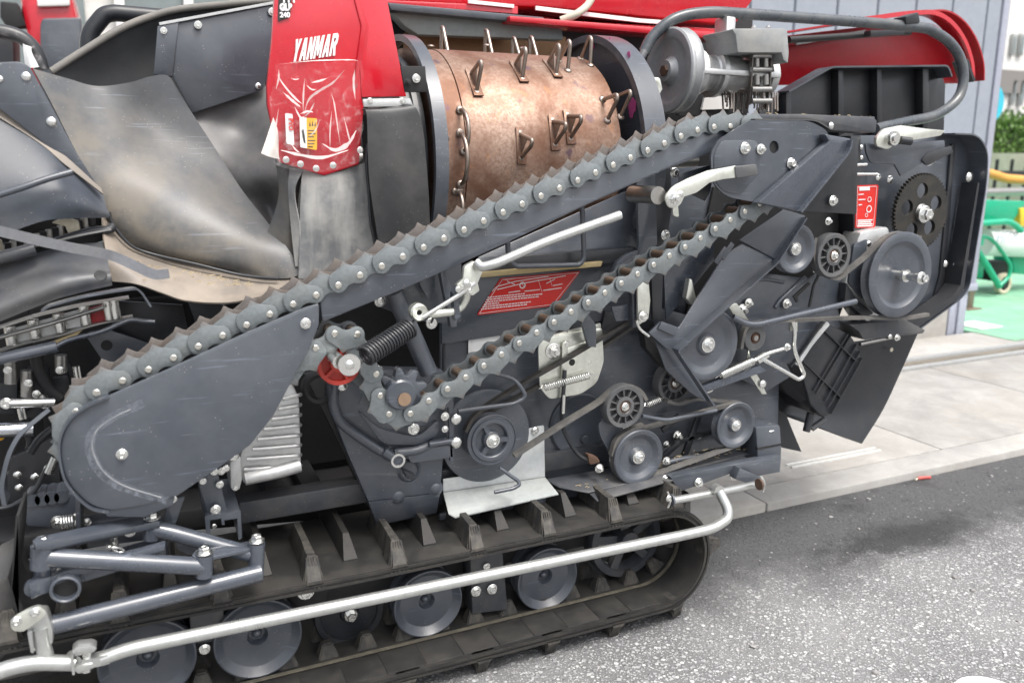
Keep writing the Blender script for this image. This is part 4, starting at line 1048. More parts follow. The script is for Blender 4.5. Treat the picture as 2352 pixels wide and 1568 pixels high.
# ---------------------------------------------------------------- rubber curtains below the box
patch('rubber_curtain', [[at(694,384,1.90), at(760,398,1.89), at(842,372,1.90)], [at(690,470,1.885), at(760,480,1.875), at(848,470,1.89)], [at(688,560,1.88), at(760,570,1.885), at(858,545,1.885)], [at(686,640,1.87), at(770,640,1.89), at(866,600,1.88)]], M_CURT, M, 6, .004)
rod('curtain_edge', [(846,330,1.885),(842,375,1.88),(848,450,1.875),(852,510,1.87),(862,560,1.865)], .004, M_BLACK, M, smooth=5)
patch('side_curtain', [[at(632,365,1.93), at(664,378,1.92), at(696,388,1.925)], [at(640,450,1.94), at(668,470,1.91), at(684,480,1.94)], [at(612,540,1.95), at(650,590,1.93), at(690,615,1.92)]], M_SHEET, M, 6, .004)
patch('curtain_strip', [[at(665,385,1.90), at(698,388,1.895)], [at(662,430,1.90), at(676,440,1.885)], [at(668,520,1.90), at(688,520,1.88)], [at(678,612,1.89), at(692,612,1.885)]], M_CURT, M, 6, .003)
# black flap hanging beside the drum, with its clamp strip
patch('rubber_flap', [[at(832,250,1.845), at(880,246,1.84), at(936,238,1.835)], [at(842,262,1.835), at(893,262,1.825), at(957,250,1.82)], [at(845,350,1.83), at(905,350,1.815), at(972,300,1.82)], [at(850,430,1.83), at(912,440,1.815), at(983,420,1.82)], [at(870,560,1.83), at(930,545,1.82), at(988,520,1.825)]], M_FLAP, M, 6, .004)
plate('clamp_strip', [(833,228),(942,226),(950,244),(836,246)], 1.835, .006, M_ALU, M, .001)
for x in (850, 925): bolt(x, 232, 1.835, 7, M)
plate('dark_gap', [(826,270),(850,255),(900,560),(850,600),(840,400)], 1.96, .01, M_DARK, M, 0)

# ---------------------------------------------------------------- front: feeding sheets and covers (left of the picture)
def G(rows): return [[at(*p) for p in r] for r in rows]
patch('guide_sheet', G([[(76,158,2.02),(157,181,2.05),(223,198,2.07),(296,190,2.08),(345,176,2.09),(385,174,2.10),(408,206,2.10)],
    [(120,240,2.00),(200,270,2.025),(270,280,2.045),(330,272,2.08),(375,264,2.09),(410,258,2.095),(440,258,2.10)],
    [(165,330,1.98),(240,360,1.995),(310,365,2.015),(380,352,2.05),(430,346,2.07),(465,343,2.08),(495,342,2.085)],
    [(216,428,1.965),(290,440,1.97),(370,445,1.975),(440,440,1.995),(485,437,2.015),(520,434,2.035),(553,432,2.05)],
    [(255,505,1.965),(330,520,1.955),(410,525,1.945),(490,520,1.945),(540,514,1.955),(575,508,1.97),(606,500,1.985)],
    [(300,562,1.98),(380,580,1.955),(460,590,1.935),(540,585,1.92),(590,578,1.916),(625,571,1.918),(655,562,1.925)],
    [(348,583,2.0),(452,607,1.97),(530,622,1.94),(600,634,1.91),(635,639,1.90),(665,638,1.89),(700,628,1.885)]]), M_SHEET, M, 6, .004)
rod('sheet_edge', [(250,487,1.955),(261,517,1.955),(299,562,1.955),(348,583,1.955),(452,607,1.93),(556,632,1.91),(640,640,1.885)], .0035, M_BLACK, M, smooth=5, n=8)
patch('lower_guide', G([[(236,480,1.99),(290,555,1.985),(370,588,1.985),(480,610,1.965),(600,634,1.93),(705,625,1.90)],
    [(238,540,1.93),(300,590,1.93),(380,615,1.93),(480,635,1.92),(590,655,1.895),(700,645,1.88)],
    [(246,590,1.90),(308,622,1.89),(378,642,1.89),(455,665,1.88),(550,676,1.87),(660,662,1.865)],
    [(258,646,1.885),(313,652,1.87),(372,672,1.86),(430,690,1.85),(525,694,1.845),(620,676,1.85)]]), M_SHEETD, M, 6, .004)
patch('back_sheet', G([[(118,165,2.20),(191,118,2.22),(278,66,2.24),(348,38,2.26),(417,21,2.26),(543,8,2.26),(650,0,2.26)],
    [(130,230,2.20),(220,200,2.25),(300,160,2.28),(360,130,2.30),(430,110,2.30),(545,90,2.28),(650,80,2.26)],
    [(150,340,2.22),(240,330,2.25),(310,320,2.28),(370,300,2.30),(440,280,2.30),(545,260,2.28),(650,240,2.26)]]), surf('dark rubber sheet', (.040,.043,.047), .5, 0, .3, (.10,.10,.095), 6), M, 6, .004)
rod('sheet_piping', [(118,165,2.195),(191,118,2.215),(278,66,2.235),(348,38,2.255),(417,21,2.255),(543,8,2.255),(650,0,2.255)], .0085, surf('grey rubber piping', (.15,.145,.135), .7, 0, .4), M, smooth=5)
pn = plate('divider_panel', [(362,60),(412,50),(640,8),(606,206,10),(442,260),(398,178),(352,172)], 2.17, .005, M_PAINT, M, .002)
plate('panel_fold', [(362,60),(411,50),(397,176),(352,172)], 2.164, .006, M_PAINT, pn, .002)
strap('panel_edge', [(366,56,2.168),(640,5,2.168)], .012, .006, M_LGREY, pn)
for x, y, r in ((376,71,8),(455,58,9),(625,28,9)): bolt(x, y, 2.164, r, pn)
bolt(593, 198, 2.168, 7, pn, 'dome', None)
patch('inner_sheet', G([[(430,250,2.20),(520,220,2.20),(640,190,2.20)],[(470,320,2.16),(560,310,2.18),(640,310,2.10)],[(530,420,2.10),(590,400,2.05),(645,395,2.02)],[(580,480,2.07),(620,470,2.08),(660,470,2.03)],[(610,540,2.03),(640,545,2.04),(680,560,2.0)]]), surf('grey sheet clean', (.075,.075,.078), .42, 0, .25), M, 6, .004)
plate('sheet_bracket', [(604,520),(658,505),(664,522),(690,610),(640,600),(616,560)], 1.975, .006, M_SHEET, M)
# bolted side plate, glossy hood and its dusty band
pl_ = plate('side_plate', [(-110,148),(45,141,15),(68,152,12),(176,352),(232,440),(120,345),(-30,228),(-110,165)], 1.935, .006, M_PAINT, M, .003)
bolt(60, 176, 1.935, 10.5, pl_, 'dome'); bolt(118, 280, 1.935, 11, pl_, 'dome'); bolt(-1, 182, 1.935, 8, pl_, 'dome')
patch('front_hood', G([[(-260,83,1.98),(60,285,1.96),(150,358,1.95),(234,436,1.94)],[(-260,247,1.92),(80,360,1.91),(160,412,1.91),(246,480,1.925)],[(-260,412,1.87),(80,440,1.87),(170,462,1.88),(252,492,1.92)],[(-260,648,1.84),(60,520,1.86),(150,503,1.88),(250,500,1.92)]]), M_HOOD, M, 6, .004)
patch('dusty_band', G([[(-260,83,1.965),(60,285,1.948),(150,358,1.935),(232,432,1.925)],[(-260,116,1.955),(60,308,1.938),(150,378,1.925),(238,446,1.918)]]), M_SHEETD, M, 6, .003)
rod('thin_rod', [(-260,528,1.83),(60,428,1.84),(110,410,1.85),(166,395,1.86)], .0065, M_PAINT, M)
# slot with roller chain and white fingers
plate('slot_back', [(-260,700),(60,505),(200,486),(256,498),(262,520),(245,550),(150,580),(-30,625),(-260,720)], 2.02, .01, M_DARK, M, 0)
rc = link('finger_chain', None, M, at(110, 540, 1.97))
for i in range(17):
    x = -8+i*13.6; y = 575-i*4.1-(i*.28)
    c = at(x, y, 1.975); latheo('chain_roller', c+Vector((0, 0, -.012)), [(0, 0), (0, .0085), (.02, .0085), (.02, 0)], M_STEEL if i % 2 else M_DARK, rc, 14, Euler((R(90), 0, 0)))
for pts in ([(118,512),(146,498,5),(180,508,6),(184,530,5),(158,540,4),(150,520)], [(-10,548),(2,552,4),(8,585,4),(-10,590)]): plate('plastic_finger', pts, 1.94, .02, M_NYLW, M, .004)
rod('slot_rim', [(110,562,1.93),(160,545,1.93),(215,530,1.935),(250,528,1.94),(258,520,1.95)], .009, M_BLACK, M, smooth=4)
strap('slot_rail', [(-260,651,1.93),(90,562,1.93),(180,540,1.93),(254,526,1.94)], .02, .004, M_STEEL, M)
rod('short_bar', [(-260,648,1.88),(40,583,1.88),(80,571,1.885)], .013, M_PAINT2, M)
# cover below the slot
patch('lower_cover', G([[(-260,684,1.93),(80,582,1.93),(170,562,1.93),(240,556,1.935)],[(-260,772,1.87),(80,630,1.87),(170,604,1.875),(248,598,1.88)],[(-260,808,1.83),(80,672,1.835),(170,645,1.84),(255,632,1.85)],[(-260,845,1.83),(80,706,1.84),(170,676,1.845),(258,655,1.85)]]), M_PAINT2, M, 6, .004)
latheo('cover_rivet', at(231, 632, 1.846), [(0, 0), (-.002, .010), (0, .012), (.004, .012)], M_PAINT2, M, 20)
strap('guide_strip', [(-260,466,1.83),(100,555,1.83),(225,580,1.835),(265,590,1.84),(320,615,1.83),(355,630,1.825),(388,628,1.82)], .004, .020, M_STRIP, M, smooth=5, up=Vector((0, 1, 0)))
# conveying chain under the cover
strap('cover_flange', [(97,712,1.85),(110,702,1.85),(180,682,1.85),(256,668,1.85),(312,661,1.86),(325,672,1.86),(345,703,1.86)], .03, .004, M_PAINT, M, fil=.03)
cc = link('stem_chain', None, M, at(140, 740, 1.95))
for pts in ([(-260,835,1.94),(84,723,1.94),(179,701,1.945),(296,682,1.95)], [(-260,898,1.94),(44,789,1.94),(143,767,1.94),(213,744,1.945),(305,726,1.95)]):
    strap('chain_plate', pts, .03, .004, M_STEEL, cc)
for x, y in ((25,770),(79,755),(137,741),(196,723),(250,712),(265,710)):
    a = at(x-4, y-21, 1.94); b = at(x+4, y+21, 1.94); rodw('cross_pin', [a, b], .011, M_ZINC, cc)
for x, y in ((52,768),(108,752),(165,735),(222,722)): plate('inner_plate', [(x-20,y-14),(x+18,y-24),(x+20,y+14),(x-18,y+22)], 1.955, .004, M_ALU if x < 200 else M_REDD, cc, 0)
rod('guide_rod', [(-260,845,1.91),(120,742,1.91),(238,706,1.915)], .0045, M_STEEL, M)
rod('return_rod', [(-260,883,1.88),(131,795,1.88)], .012, M_ARM, M); rod('return_wire', [(128,796,1.885),(160,780,1.89),(231,762,1.89),(295,736,1.90),(330,738,1.90),(356,739,1.90)], .005, M_ARM, M, smooth=4)
plate('wood_chip', [(85,798),(190,757),(175,772),(110,800)], 1.93, .01, M_FOAM, M, .001)
# dim engine bay behind
plate('bay_wall', [(-60,640),(420,640),(760,700),(900,900),(880,1180),(-60,1260)], 2.16, .02, M_DARK, M, 0)
plate('bay_bracket', [(196,770),(250,757),(345,790),(330,860),(250,850)], 2.02, .01, M_PAINT, M); latheo('bracket_hole', at(245, 793, 2.018), [(0, 0), (0, .012), (.003, .012)], M_DARK, M, 16)
plate('bay_plate', [(255,690),(420,700),(440,800),(300,850),(262,800)], 2.06, .01, M_BLACK, M)
rod('adjuster_bolt', [(14,926,1.92),(125,924,1.93)], .010, M_ZINC, M); bolt(14, 926, 1.915, 13, M)
rod('bright_tube', [(-260,997,1.93),(78,984,1.93)], .017, M_CHROME, M)
rod('bay_hose', [(80,800,1.98),(90,850,1.98),(110,890,1.98),(140,915,1.98)], .013, M_DARK, M, smooth=4)
for x, y, h in ((25,830,50),(62,850,60),(140,815,40)): rod('bay_fitting', [(x,y,1.98),(x,y+h,1.98)], .012, M_STEEL, M); 
for x, y in ((18,850),(65,880),(138,850),(84,905)): bolt(x, y, 1.96, 9, M, 'nut')
for q in ([(60,850),(110,850),(110,960),(60,960)], [(0,880),(40,880),(40,950),(0,950)]): plate('bay_block', q, 2.02, .05, M_BLACK, M)
plate('cable_tie', [(-20,996),(16,1000),(4,1012),(-20,1012)], 1.93, .01, M_YEL, M, .002)
strap('bent_guard', [(14,1150,1.78),(6,1110,1.78),(22,1040,1.79),(46,995,1.80),(112,942,1.82)], .05, .008, M_PAINT, M, fil=.05)
rod('guard_rod', [(70,1040,1.84),(88,1010,1.84),(120,985,1.84)], .008, M_BLACK, M)
plate('left_frame', [(10,1060),(130,1000),(140,1130),(60,1180),(20,1150)], 2.0, .02, M_BLACK, M)
plate('axle_case', [(52,1150,10),(170,1130),(190,1190),(180,1215),(60,1210)], 1.86, .08, M_PAINT, M, .01)
for i in range(4): latheo('case_lobe', at(75+i*22, 1150-i*3, 1.855), [(0, 0), (0, .014), (.05, .016)], M_PAINT, M, 16)
for x, y in ((40,1090),(44,1120),(80,1095),(110,1075)): bolt(x, y, 1.98, 9, M, 'dome', None)
rod('brake_cable', [(125,1055,1.86),(105,1080,1.86),(80,1125,1.86),(30,1160,1.86),(-20,1170,1.86)], .005, M_BLACK, M, smooth=4); rod('cable_end', [(128,1050,1.85),(112,1086,1.85)], .0085, M_ZINC, M)
for q in ([(150,830),(170,880),(160,960),(190,1010)], [(40,960),(70,1010),(60,1070),(90,1120)], [(200,860),(230,900),(215,960)], [(-20,900),(30,910),(60,900),(100,870)]): rod('bay_pipe', [(x, y, 2.04) for x, y in q], .009, M_BLACK, M, smooth=4, n=8)
for x, y, h in ((175,840,36),(100,905,30),(48,935,26)): rod('bay_fitting', [(x,y,2.0),(x+6,y+h,2.0)], .009, M_ZINC, M, n=8)
for q in ([(120,870),(165,860),(170,900),(125,915)], [(20,1075),(60,1060),(66,1100),(24,1110)], [(430,690),(520,700),(560,790),(470,800)]): plate('bay_bracket', q, 2.06, .02, M_PAINT2, M, .003)
# handles further back
rod('grab_frame', [(203,125,2.45),(204,78,2.45),(240,34,2.45),(262,30,2.45),(380,40,2.45)], .021, M_BLACK, M, .03)
hr = rod('hand_rail', [(-30,70,2.10),(20,76,2.10),(58,92,2.10),(84,122,2.10),(96,160,2.10)], .015, M_BLACK, M, smooth=5)
patch('rail_film', G([[(-20,66,2.08),(30,70,2.08),(66,92,2.08),(90,122,2.08),(108,160,2.08)],[(-20,78,2.075),(26,80,2.075),(58,98,2.075),(80,126,2.075),(96,158,2.075)],[(-20,92,2.08),(24,92,2.08),(52,108,2.08),(72,130,2.08),(74,158,2.08)]]), M_FILM, hr, 5, .0005)
patch('rail_film', G([[(52,100,2.075),(60,104,2.07),(72,108,2.075)],[(54,120,2.07),(66,124,2.065),(74,122,2.07)],[(58,156,2.07),(76,156,2.06),(90,154,2.07)]]), surf('milky wrap', (.6,.6,.6), .25, 0, 0, bmp=0), hr, 4, .0006)

# bits of straw and chaff lying on ledges
bm = bmesh.new()
for quad, nn in ((((1290,1112,1.79),(1740,1020,1.83),(1700,1042,1.80),(1350,1128,1.772)), 90), (((300,600,1.93),(560,650,1.895),(600,668,1.862),(330,650,1.872)), 50), (((1500,1060,1.80),(1700,1010,1.82),(1700,1030,1.80),(1500,1080,1.79)), 40), (((1750,266,1.81),(2000,272,1.81),(2000,270,1.95),(1750,264,1.95)), 20)):
    A = [at(*q) for q in quad]
    for i in range(nn):
        u, v = random.random(), random.random(); p = (A[0]*(1-u)+A[1]*u)*(1-v)+(A[3]*(1-u)+A[2]*u)*v+Vector((0, -.002, .006))
        a = random.uniform(0, 6.28); d = Vector((math.cos(a), math.sin(a)*.6, random.uniform(-.1, .25)))*random.uniform(.003, .009); e = Vector((-d.y, d.x, .2)).normalized()*.0009
        vs = [bm.verts.new(q) for q in (p-d-e, p+d-e, p+d+e, p-d+e)]; bm.faces.new(vs)
o = build('chaff', bm, surf('straw chaff', (.46, .37, .22), .7, bmp=0), M, 0); o['kind'] = 'stuff'

# ---------------------------------------------------------------- side panels behind the chain and the belt drives
bm = bmesh.new(); prism(bm, [at(*p) for p in ((1075,640,1.83),(1100,590,1.845),(1480,420,1.885),(1482,560,1.845),(1455,576,1.835),(1170,594,1.83))], Vector((0, .004, 0)), .001); build('sloping_panel', bm, M_PAINT, M)
plate('ledge_panel', [(1160,592),(1460,568),(1475,602),(1385,606),(1100,634)], 1.815, .02, M_BLACK, M)
plate('foam_seal', [(1100,626),(1385,600),(1381,612),(1105,638)], 1.80, .015, M_FOAM, M, .002)
plate('sticker_panel', [(1015,640),(1480,590),(1500,720),(1015,790)], 1.87, .01, M_PAINT, M)
plate('lower_panel', [(1012,745),(1490,700),(1640,740),(1790,860),(1785,1060),(1700,1080),(1250,1145),(1010,1160)], 1.89, .01, M_PAINT, M)
plate('panel_seam', [(1018,742),(1024,742),(1024,1090),(1018,1090)], 1.882, .006, M_BLACK, M)
plate('upper_side_wall', [(1380,400),(1640,380),(1800,470),(1790,600),(1640,760),(1500,700),(1460,560)], 1.93, .01, M_PAINT, M)
plate('rear_wall', [(1640,430),(1960,300),(1990,560),(1920,750),(1700,900),(1560,800)], 1.92, .01, M_DARK, M)
rod('wire_hook', [(1164,522,1.77),(1168,592,1.78),(1182,612,1.78),(1332,608,1.78),(1342,592,1.78),(1336,454,1.77)], .0065, M_PAINT, M, .025)
for x, y in ((1164,522),(1336,456)): latheo('weld_blob', at(x, y, 1.765), [(-.004, 0), (-.003, .006), (.004, .008), (.012, .006)], M_ARM, M, 10)
# red instruction sticker
st = plate('instruction_sticker', [(1150,639,4),(1334,622,5),(1274,702,8),(1095,724,6)], 1.866, .003, M_STRED, M, 0)
st['label'] = 'red instruction sticker with white diagram'
def wl(x0, y0, x1, y1, w=1.3, Y=1.8645, par=None):
    plate('sticker_line', [(x0,y0),(x1,y1),(x1,y1+w),(x0,y0+w)], Y, .0006, M_WHITE, par or st, 0)
for i, (x0, x1) in enumerate(((1120,1210),(1117,1248),(1114,1240),(1111,1150),(1108,1225),(1105,1215))):
    y = 682+i*5.4; k = -.105
    x = x0
    while x < x1-6:
        ln = random.uniform(3, 8); wl(x, y+(x-x0)*k, x+ln, y+(x+ln-x0)*k, 2.2); x += ln+1.4
for a, b in (((1130,668),(1142,657)),((1142,657),(1185,645)),((1185,645),(1260,634)),((1142,664),(1200,650)),((1200,650),(1300,632)),((1165,645),(1182,652)),((1236,640),(1245,670)),((1262,636),(1268,655)),((1200,650),(1204,660)),((1255,650),(1275,640)),((1168,671),(1195,667)),((1205,668),(1240,664)),((1248,666),(1290,660)),((1160,641),(1180,639)),((1270,655),(1292,651))): wl(*a, *b, 1.8)
latheo('sticker_ring', at(1200, 655, 1.8645), [(0, .006), (-.0004, .0062), (-.0004, .0085), (0, .0087)], M_WHITE, st, 20)
bdr = [(1154,642),(1328,626),(1270,699),(1101,720)]
for (x0, y0), (x1, y1) in zip(bdr, bdr[1:]+bdr[:1]): rod('sticker_border', [(x0,y0,1.8645),(x1,y1,1.8645)], .0007, M_WHITE, st, n=4)
# white paper label half hidden behind the chain
lb = plate('paper_label', [(1082,770,3),(1150,762,3),(1150,800),(1082,812)], 1.879, .002, M_WHITE, M, 0); plate('paper_label', [(1076,768),(1084,768),(1084,830),(1076,832)], 1.879, .002, M_WHITE, M, 0)
# column and stays near the lever
plate('column', [(1462,405),(1505,395),(1510,560),(1470,640),(1450,640),(1468,560)], 1.80, .01, M_PAINT, M); plate('column_flange', [(1505,395),(1540,385),(1545,470),(1530,560),(1510,640),(1508,560)], 1.82, .01, M_BLACK, M)
plate('lever_plate', [(1560,400),(1640,376),(1640,412),(1560,440)], 1.72, .004, M_PAINT, M); plate('lever_plate', [(1575,440),(1640,395),(1632,440),(1620,462)], 1.70, .004, M_BLACK, M)
bolt(1549, 397, 1.79, 12, M); bolt(1528, 540, 1.80, 12, M)
plate('stop_tab', [(1545,445,3),(1556,448),(1560,500,6),(1546,495,6)], 1.64, .006, M_ZPLATE, M)
plate('paddle', [(1445,582,14),(1485,570,14),(1475,600),(1400,640,10),(1420,600)], 1.80, .02, M_PAINT, M, .006)
plate('corner_bracket', [(1330,720,4),(1348,718,8),(1370,745,8),(1370,798),(1352,796)], 1.76, .012, M_PAINT, M, .002); plate('shelf_tab', [(1405,705),(1445,700),(1452,735),(1415,738)], 1.77, .006, M_ARM, M)
plate('panel_bend', [(1390,715),(1500,735),(1510,760),(1380,760)], 1.86, .02, M_BLACK, M)
# zinc latch plate with spring and cable
zp = plate('latch_plate', [(1236,800,8),(1246,776,8),(1384,752,8),(1388,830,10),(1372,880,14),(1334,906,12),(1262,917,10),(1240,890,10)], 1.80, .006, M_ZPLATE, M, .003)
plate('latch_upper', [(1264,770),(1380,742),(1382,756),(1266,784)], 1.805, .01, M_ZPLATE, zp); plate('latch_emboss', [(1300,800,8),(1376,775,8),(1380,828,10),(1362,868,12),(1302,872,8)], 1.797, .006, M_ZPLATE, zp, .003)
bolt(1270, 806, 1.798, 19, zp, 'nut'); bolt(1300, 791, 1.796, 9, zp); latheo('latch_hole', at(1314, 832, 1.7965), [(0, 0), (0, .009), (.002, .009)], M_DARK, zp, 16)
plate('latch_arm', [(1292,785,6),(1306,785,6),(1300,870),(1290,870)], 1.79, .005, M_ZPLATE, zp)
helix('latch_spring', at(1250, 889, 1.785), at(1352, 861, 1.785), .0098, .0016, 22, M_ZINC, zp)
rod('latch_cable', [(1297,850,1.785),(1294,900,1.785),(1290,960,1.80),(1300,1000,1.81),(1330,1045,1.81),(1368,1062,1.80)], .0055, M_BLACK, M, smooth=4); rod('cable_ferrule', [(1295,905,1.784),(1293,948,1.79)], .0055, M_ZINC, M)
plate('cable_dirt', [(1350,1042,6),(1372,1048,6),(1380,1062,6),(1355,1068,6)], 1.795, .02, M_RUSTY, M, .004); bolt(1376, 1075, 1.79, 11, M, 'nut')
# ---------------------------------------------------------------- pulleys, belts
def pulley(x, y, rp, Y, kind='steel', w_=.026, bolt_r=.2, parent=None):
    c = at(x, y, Y); r = rp*mpp(x, y, Y)
    groove = [(.004, r), (.007, r), (w_*.5, r*.86), (w_-.003, r), (w_, r*.99)]
    if kind == 'steel': prof = [(.006, 0), (.006, .27*r), (.013, .33*r), (.013, .62*r), (.011, .68*r), (.0025, .80*r), (.001, .84*r), (0, .96*r), (.002, r*.995)]+groove+[(w_, .3*r), (w_+.05, .25*r)]
    elif kind == 'flat': prof = [(.010, 0), (.010, .66*r), (.009, .70*r), (.003, .76*r), (.001, .78*r), (0, .97*r), (.002, r)]+groove+[(w_, .3*r), (w_+.05, .25*r)]
    else: prof = [(0, 0), (0, .30*r), (.002, .33*r), (.014, .36*r), (.014, .60*r), (.002, .64*r), (0, .68*r), (0, .82*r), (.004, .85*r), (.004, .95*r), (.001, .97*r), (.002, r)]+groove+[(w_, .3*r), (w_+.05, .25*r)]
    o = latheo('pulley', c, prof, M_PAINT, parent or M, 56)
    if bolt_r:
        latheo('hub_washer', c+Vector((0, .005 if kind == 'steel' else -.001, 0)), [(-.004, 0), (-.004, bolt_r*r*1.15), (.002, bolt_r*r*1.2)], M_ZINC, o, 24)
        b = link('hub_bolt', bolt_mesh('hex', M_ZINC), o, c+Vector((0, .001 if kind == 'steel' else -.005, 0))); s = bolt_r*r*.85; b.scale = (s, s, s)
    return o, c, r
def idler(x, y, rp, Y, n=12, w_=.03, m_=None):
    c = at(x, y, Y); r = rp*mpp(x, y, Y); o = spoked('idler_wheel', c, r, m_ or M_NYL, n, M, .46, w_, .003, .80)
    latheo('bearing', c, [(.002, .1*r), (.001, .28*r), (.003, .29*r)], M_RUSTY, o, 24); bolt(x, y, Y, rp*.2, o)
    return o, c, r
o1, c1, r1 = pulley(1131, 1011, 61, 1.775, 'cast', .028, .24)
for i in range(3):
    a = R(90+120*i+25); d = Vector((math.cos(a), 0, math.sin(a))); strap('hub_web', [c1+d*r1*.32+Vector((0, .008, 0)), c1+d*r1*.64+Vector((0, .008, 0))], .012, .012, M_PAINT, o1, world=True)
latheo('pulley_backplate', at(1118, 1003, 1.83), [(0, 0), (0, .10), (.003, .121), (.008, .123), (.012, .123)], M_PAINT, M, 56)
o2, c2, r2 = idler(1436, 934, 51, 1.765)
o3, c3, r3 = pulley(1468, 1050, 66, 1.765, 'steel', .03, .21)
o4, c4, r4 = pulley(1692, 977, 55, 1.77, 'steel', .03, .21)
o5, c5, r5 = pulley(1628, 792, 84, 1.765, 'steel', .03, .19)
o7, c7, r7 = pulley(1830, 572, 57, 1.765, 'steel', .03, .22)
o8, c8, r8 = idler(1916, 587, 51, 1.765, 12)
o10, c10, r10 = idler(1552, 880, 48, 1.82, 12)
o9, c9, r9 = pulley(2070, 632, 99, 1.76, 'flat', .036, 0)
latheo('pulley_shaft', c9+Vector((0, .01, 0)), [(-.085, 0), (-.085, .013), (-.06, .014), (-.06, .012), (-.03, .012), (-.03, .019), (-.02, .019), (-.02, .013), (0, .013)], M_ZINC, o9, 24)
b = link('hub_bolt', bolt_mesh('hex', M_ZINC), o9, c9+Vector((0, -.07, 0))); b.scale = (.019, .024, .019)
c6 = at(1735, 776, 1.79); r6 = 31*mpp(1735, 776, 1.79); o6 = latheo('small_idler', c6, [(0, .45*r6), (-.001, .55*r6), (0, .95*r6), (.003, r6), (.03, r6)], M_NYL, M, 32); latheo('bearing', c6, [(.004, .15*r6), (-.001, .2*r6), (-.001, .3*r6), (.004, .32*r6), (.003, .5*r6)], M_RUSTY, o6, 24); latheo('bearing_shaft', c6, [(-.004, 0), (-.004, .2*r6), (.02, .2*r6)], M_STEEL, o6, 16)
def cz(c, r, k=.93): return (c.x, c.z, r*k)
YB = 1.780
def open_belt(name, pts, Y, wd, th, mat): return strap(name, [(x, y, Y) for x, y in pts], wd, th, mat, M, smooth=5)
# long belt p9 - idler - p5
open_belt('drive_belt', [(2112,545),(2070,536),(2030,548),(1985,590),(1948,620),(1925,638),(1900,634),(1874,610),(1866,580),(1870,545)], 1.781, .017, .010, M_BELT)
open_belt('drive_belt', [(2130,722),(2068,731),(1980,729),(1850,734),(1760,738),(1716,748),(1704,775),(1700,800)], 1.781, .017, .010, M_BELT)
belt('drive_belt', [cz(c3, r3), cz(c4, r4)], 1.781, .017, .010, M_BELT, M)
open_belt('drive_belt', [(1180,1046),(1220,1020),(1300,968),(1372,924),(1400,900),(1420,888),(1445,886),(1468,896),(1482,918)], 1.785, .018, .010, M_BELT)
open_belt('drive_belt', [(1476,975),(1440,990),(1415,1010),(1404,1045)], 1.785, .018, .010, M_BELT)
open_belt('drive_belt', [(1068,990),(1085,960),(1120,930),(1200,880),(1320,812),(1440,740)], 1.786, .016, .009, M_BELTD)
open_belt('drive_belt', [(1105,955),(1150,930),(1200,905),(1320,836),(1450,752)], 1.815, .016, .009, M_BELTD)
open_belt('drive_belt', [(1700,925),(1660,920),(1600,915),(1560,926),(1530,920)], 1.80, .016, .009, M_BELT)
# guard wires and crank
rod('belt_guard_wire', [(1052,944,1.755),(1100,937,1.755),(1180,927,1.755),(1202,915,1.755),(1206,905,1.755),(1190,880,1.76),(1176,868,1.77),(1140,858,1.78)], .0055, M_PAINT, M, .02)
rod('belt_guard_wire', [(1136,1130,1.74),(1180,1121,1.74),(1194,1112,1.74),(1190,1104,1.745),(1147,1074,1.76)], .0048, M_PAINT, M, .012)
rod('belt_guard_wire', [(1475,955,1.75),(1530,965,1.75),(1645,942,1.76)], .0055, M_PAINT, M, .02)
rod('belt_stay', [(1684,728,1.755),(1715,744,1.745),(1740,745,1.74),(1965,692,1.74)], .0085, M_ARM, M, .03, 14)
rod('wire_bracket', [(1820,738,1.77),(1826,760,1.77),(1822,800,1.765),(1848,862,1.76),(1835,872,1.76),(1755,826,1.765)], .0065, M_ZINC, M, .025)
plate('bracket_foot', [(1816,738,2),(1832,738,2),(1832,762),(1816,760)], 1.775, .01, M_ZPLATE, M)
rod('eye_bolt', [(1732,828,1.77),(1760,812,1.77),(1812,797,1.77)], .0065, M_ZINC, M); bolt(1808, 797, 1.765, 9, M)
plate('eye_clevis', [(1738,822,3),(1760,808,3),(1770,818,3),(1745,836,3)], 1.765, .012, M_ZINC, M, .002)
helix('idler_spring', at(1655, 862, 1.775), at(1728, 829, 1.77), .0125, .0018, 22, M_ZINC, M); helix('idler_spring', at(1486, 930, 1.80), at(1516, 917, 1.80), .0085, .0016, 8, M_ZINC, M)
plate('spring_channel', [(1600,892),(1745,840),(1764,850,3),(1610,905)], 1.77, .02, M_ARM, M); plate('idler_arm', [(1720,800),(1728,840),(1745,870),(1762,905),(1750,905),(1712,845)], 1.80, .006, M_ZPLATE, M); bolt(1752, 882, 1.795, 10, M, 'dome')
bolt(1628, 892, 1.79, 11, M)
# idler arm with the near lower drive
plate('idler_bracket', [(1392,960,14),(1420,985),(1400,1040),(1378,1000,10),(1374,970,10)], 1.80, .01, M_PAINT, M); bolt(1440, 985, 1.80, 11, M)
for x, y, r in ((1556,1000,12),(1530,1020,8),(1602,1000,9)): bolt(x, y, 1.87, r, M, 'nut')
for q in ([(1505,1060),(1560,1010),(1568,1018),(1512,1070)], [(1560,1010),(1650,985),(1652,993),(1566,1018)], [(1600,960),(1612,958),(1580,1050),(1566,1050)], [(1520,985),(1560,950),(1566,960),(1526,995)]): plate('lower_brace', q, 1.85, .01, M_BLACK, M)
rod('lower_rod', [(1530,1062,1.80),(1560,1054,1.80),(1620,1046,1.81)], .0075, M_PAINT, M); bolt(1530, 1058, 1.79, 10, M, 'nut')
latheo('small_boss', at(1345, 1010, 1.875), [(0, 0), (0, .010), (.004, .012)], M_PAINT, M, 18); latheo('pressed_bowl', at(1330, 975, 1.883), [(.004, 0), (.004, .05), (0, .075), (-.004, .085), (.002, .09)], M_PAINT, M, 36)
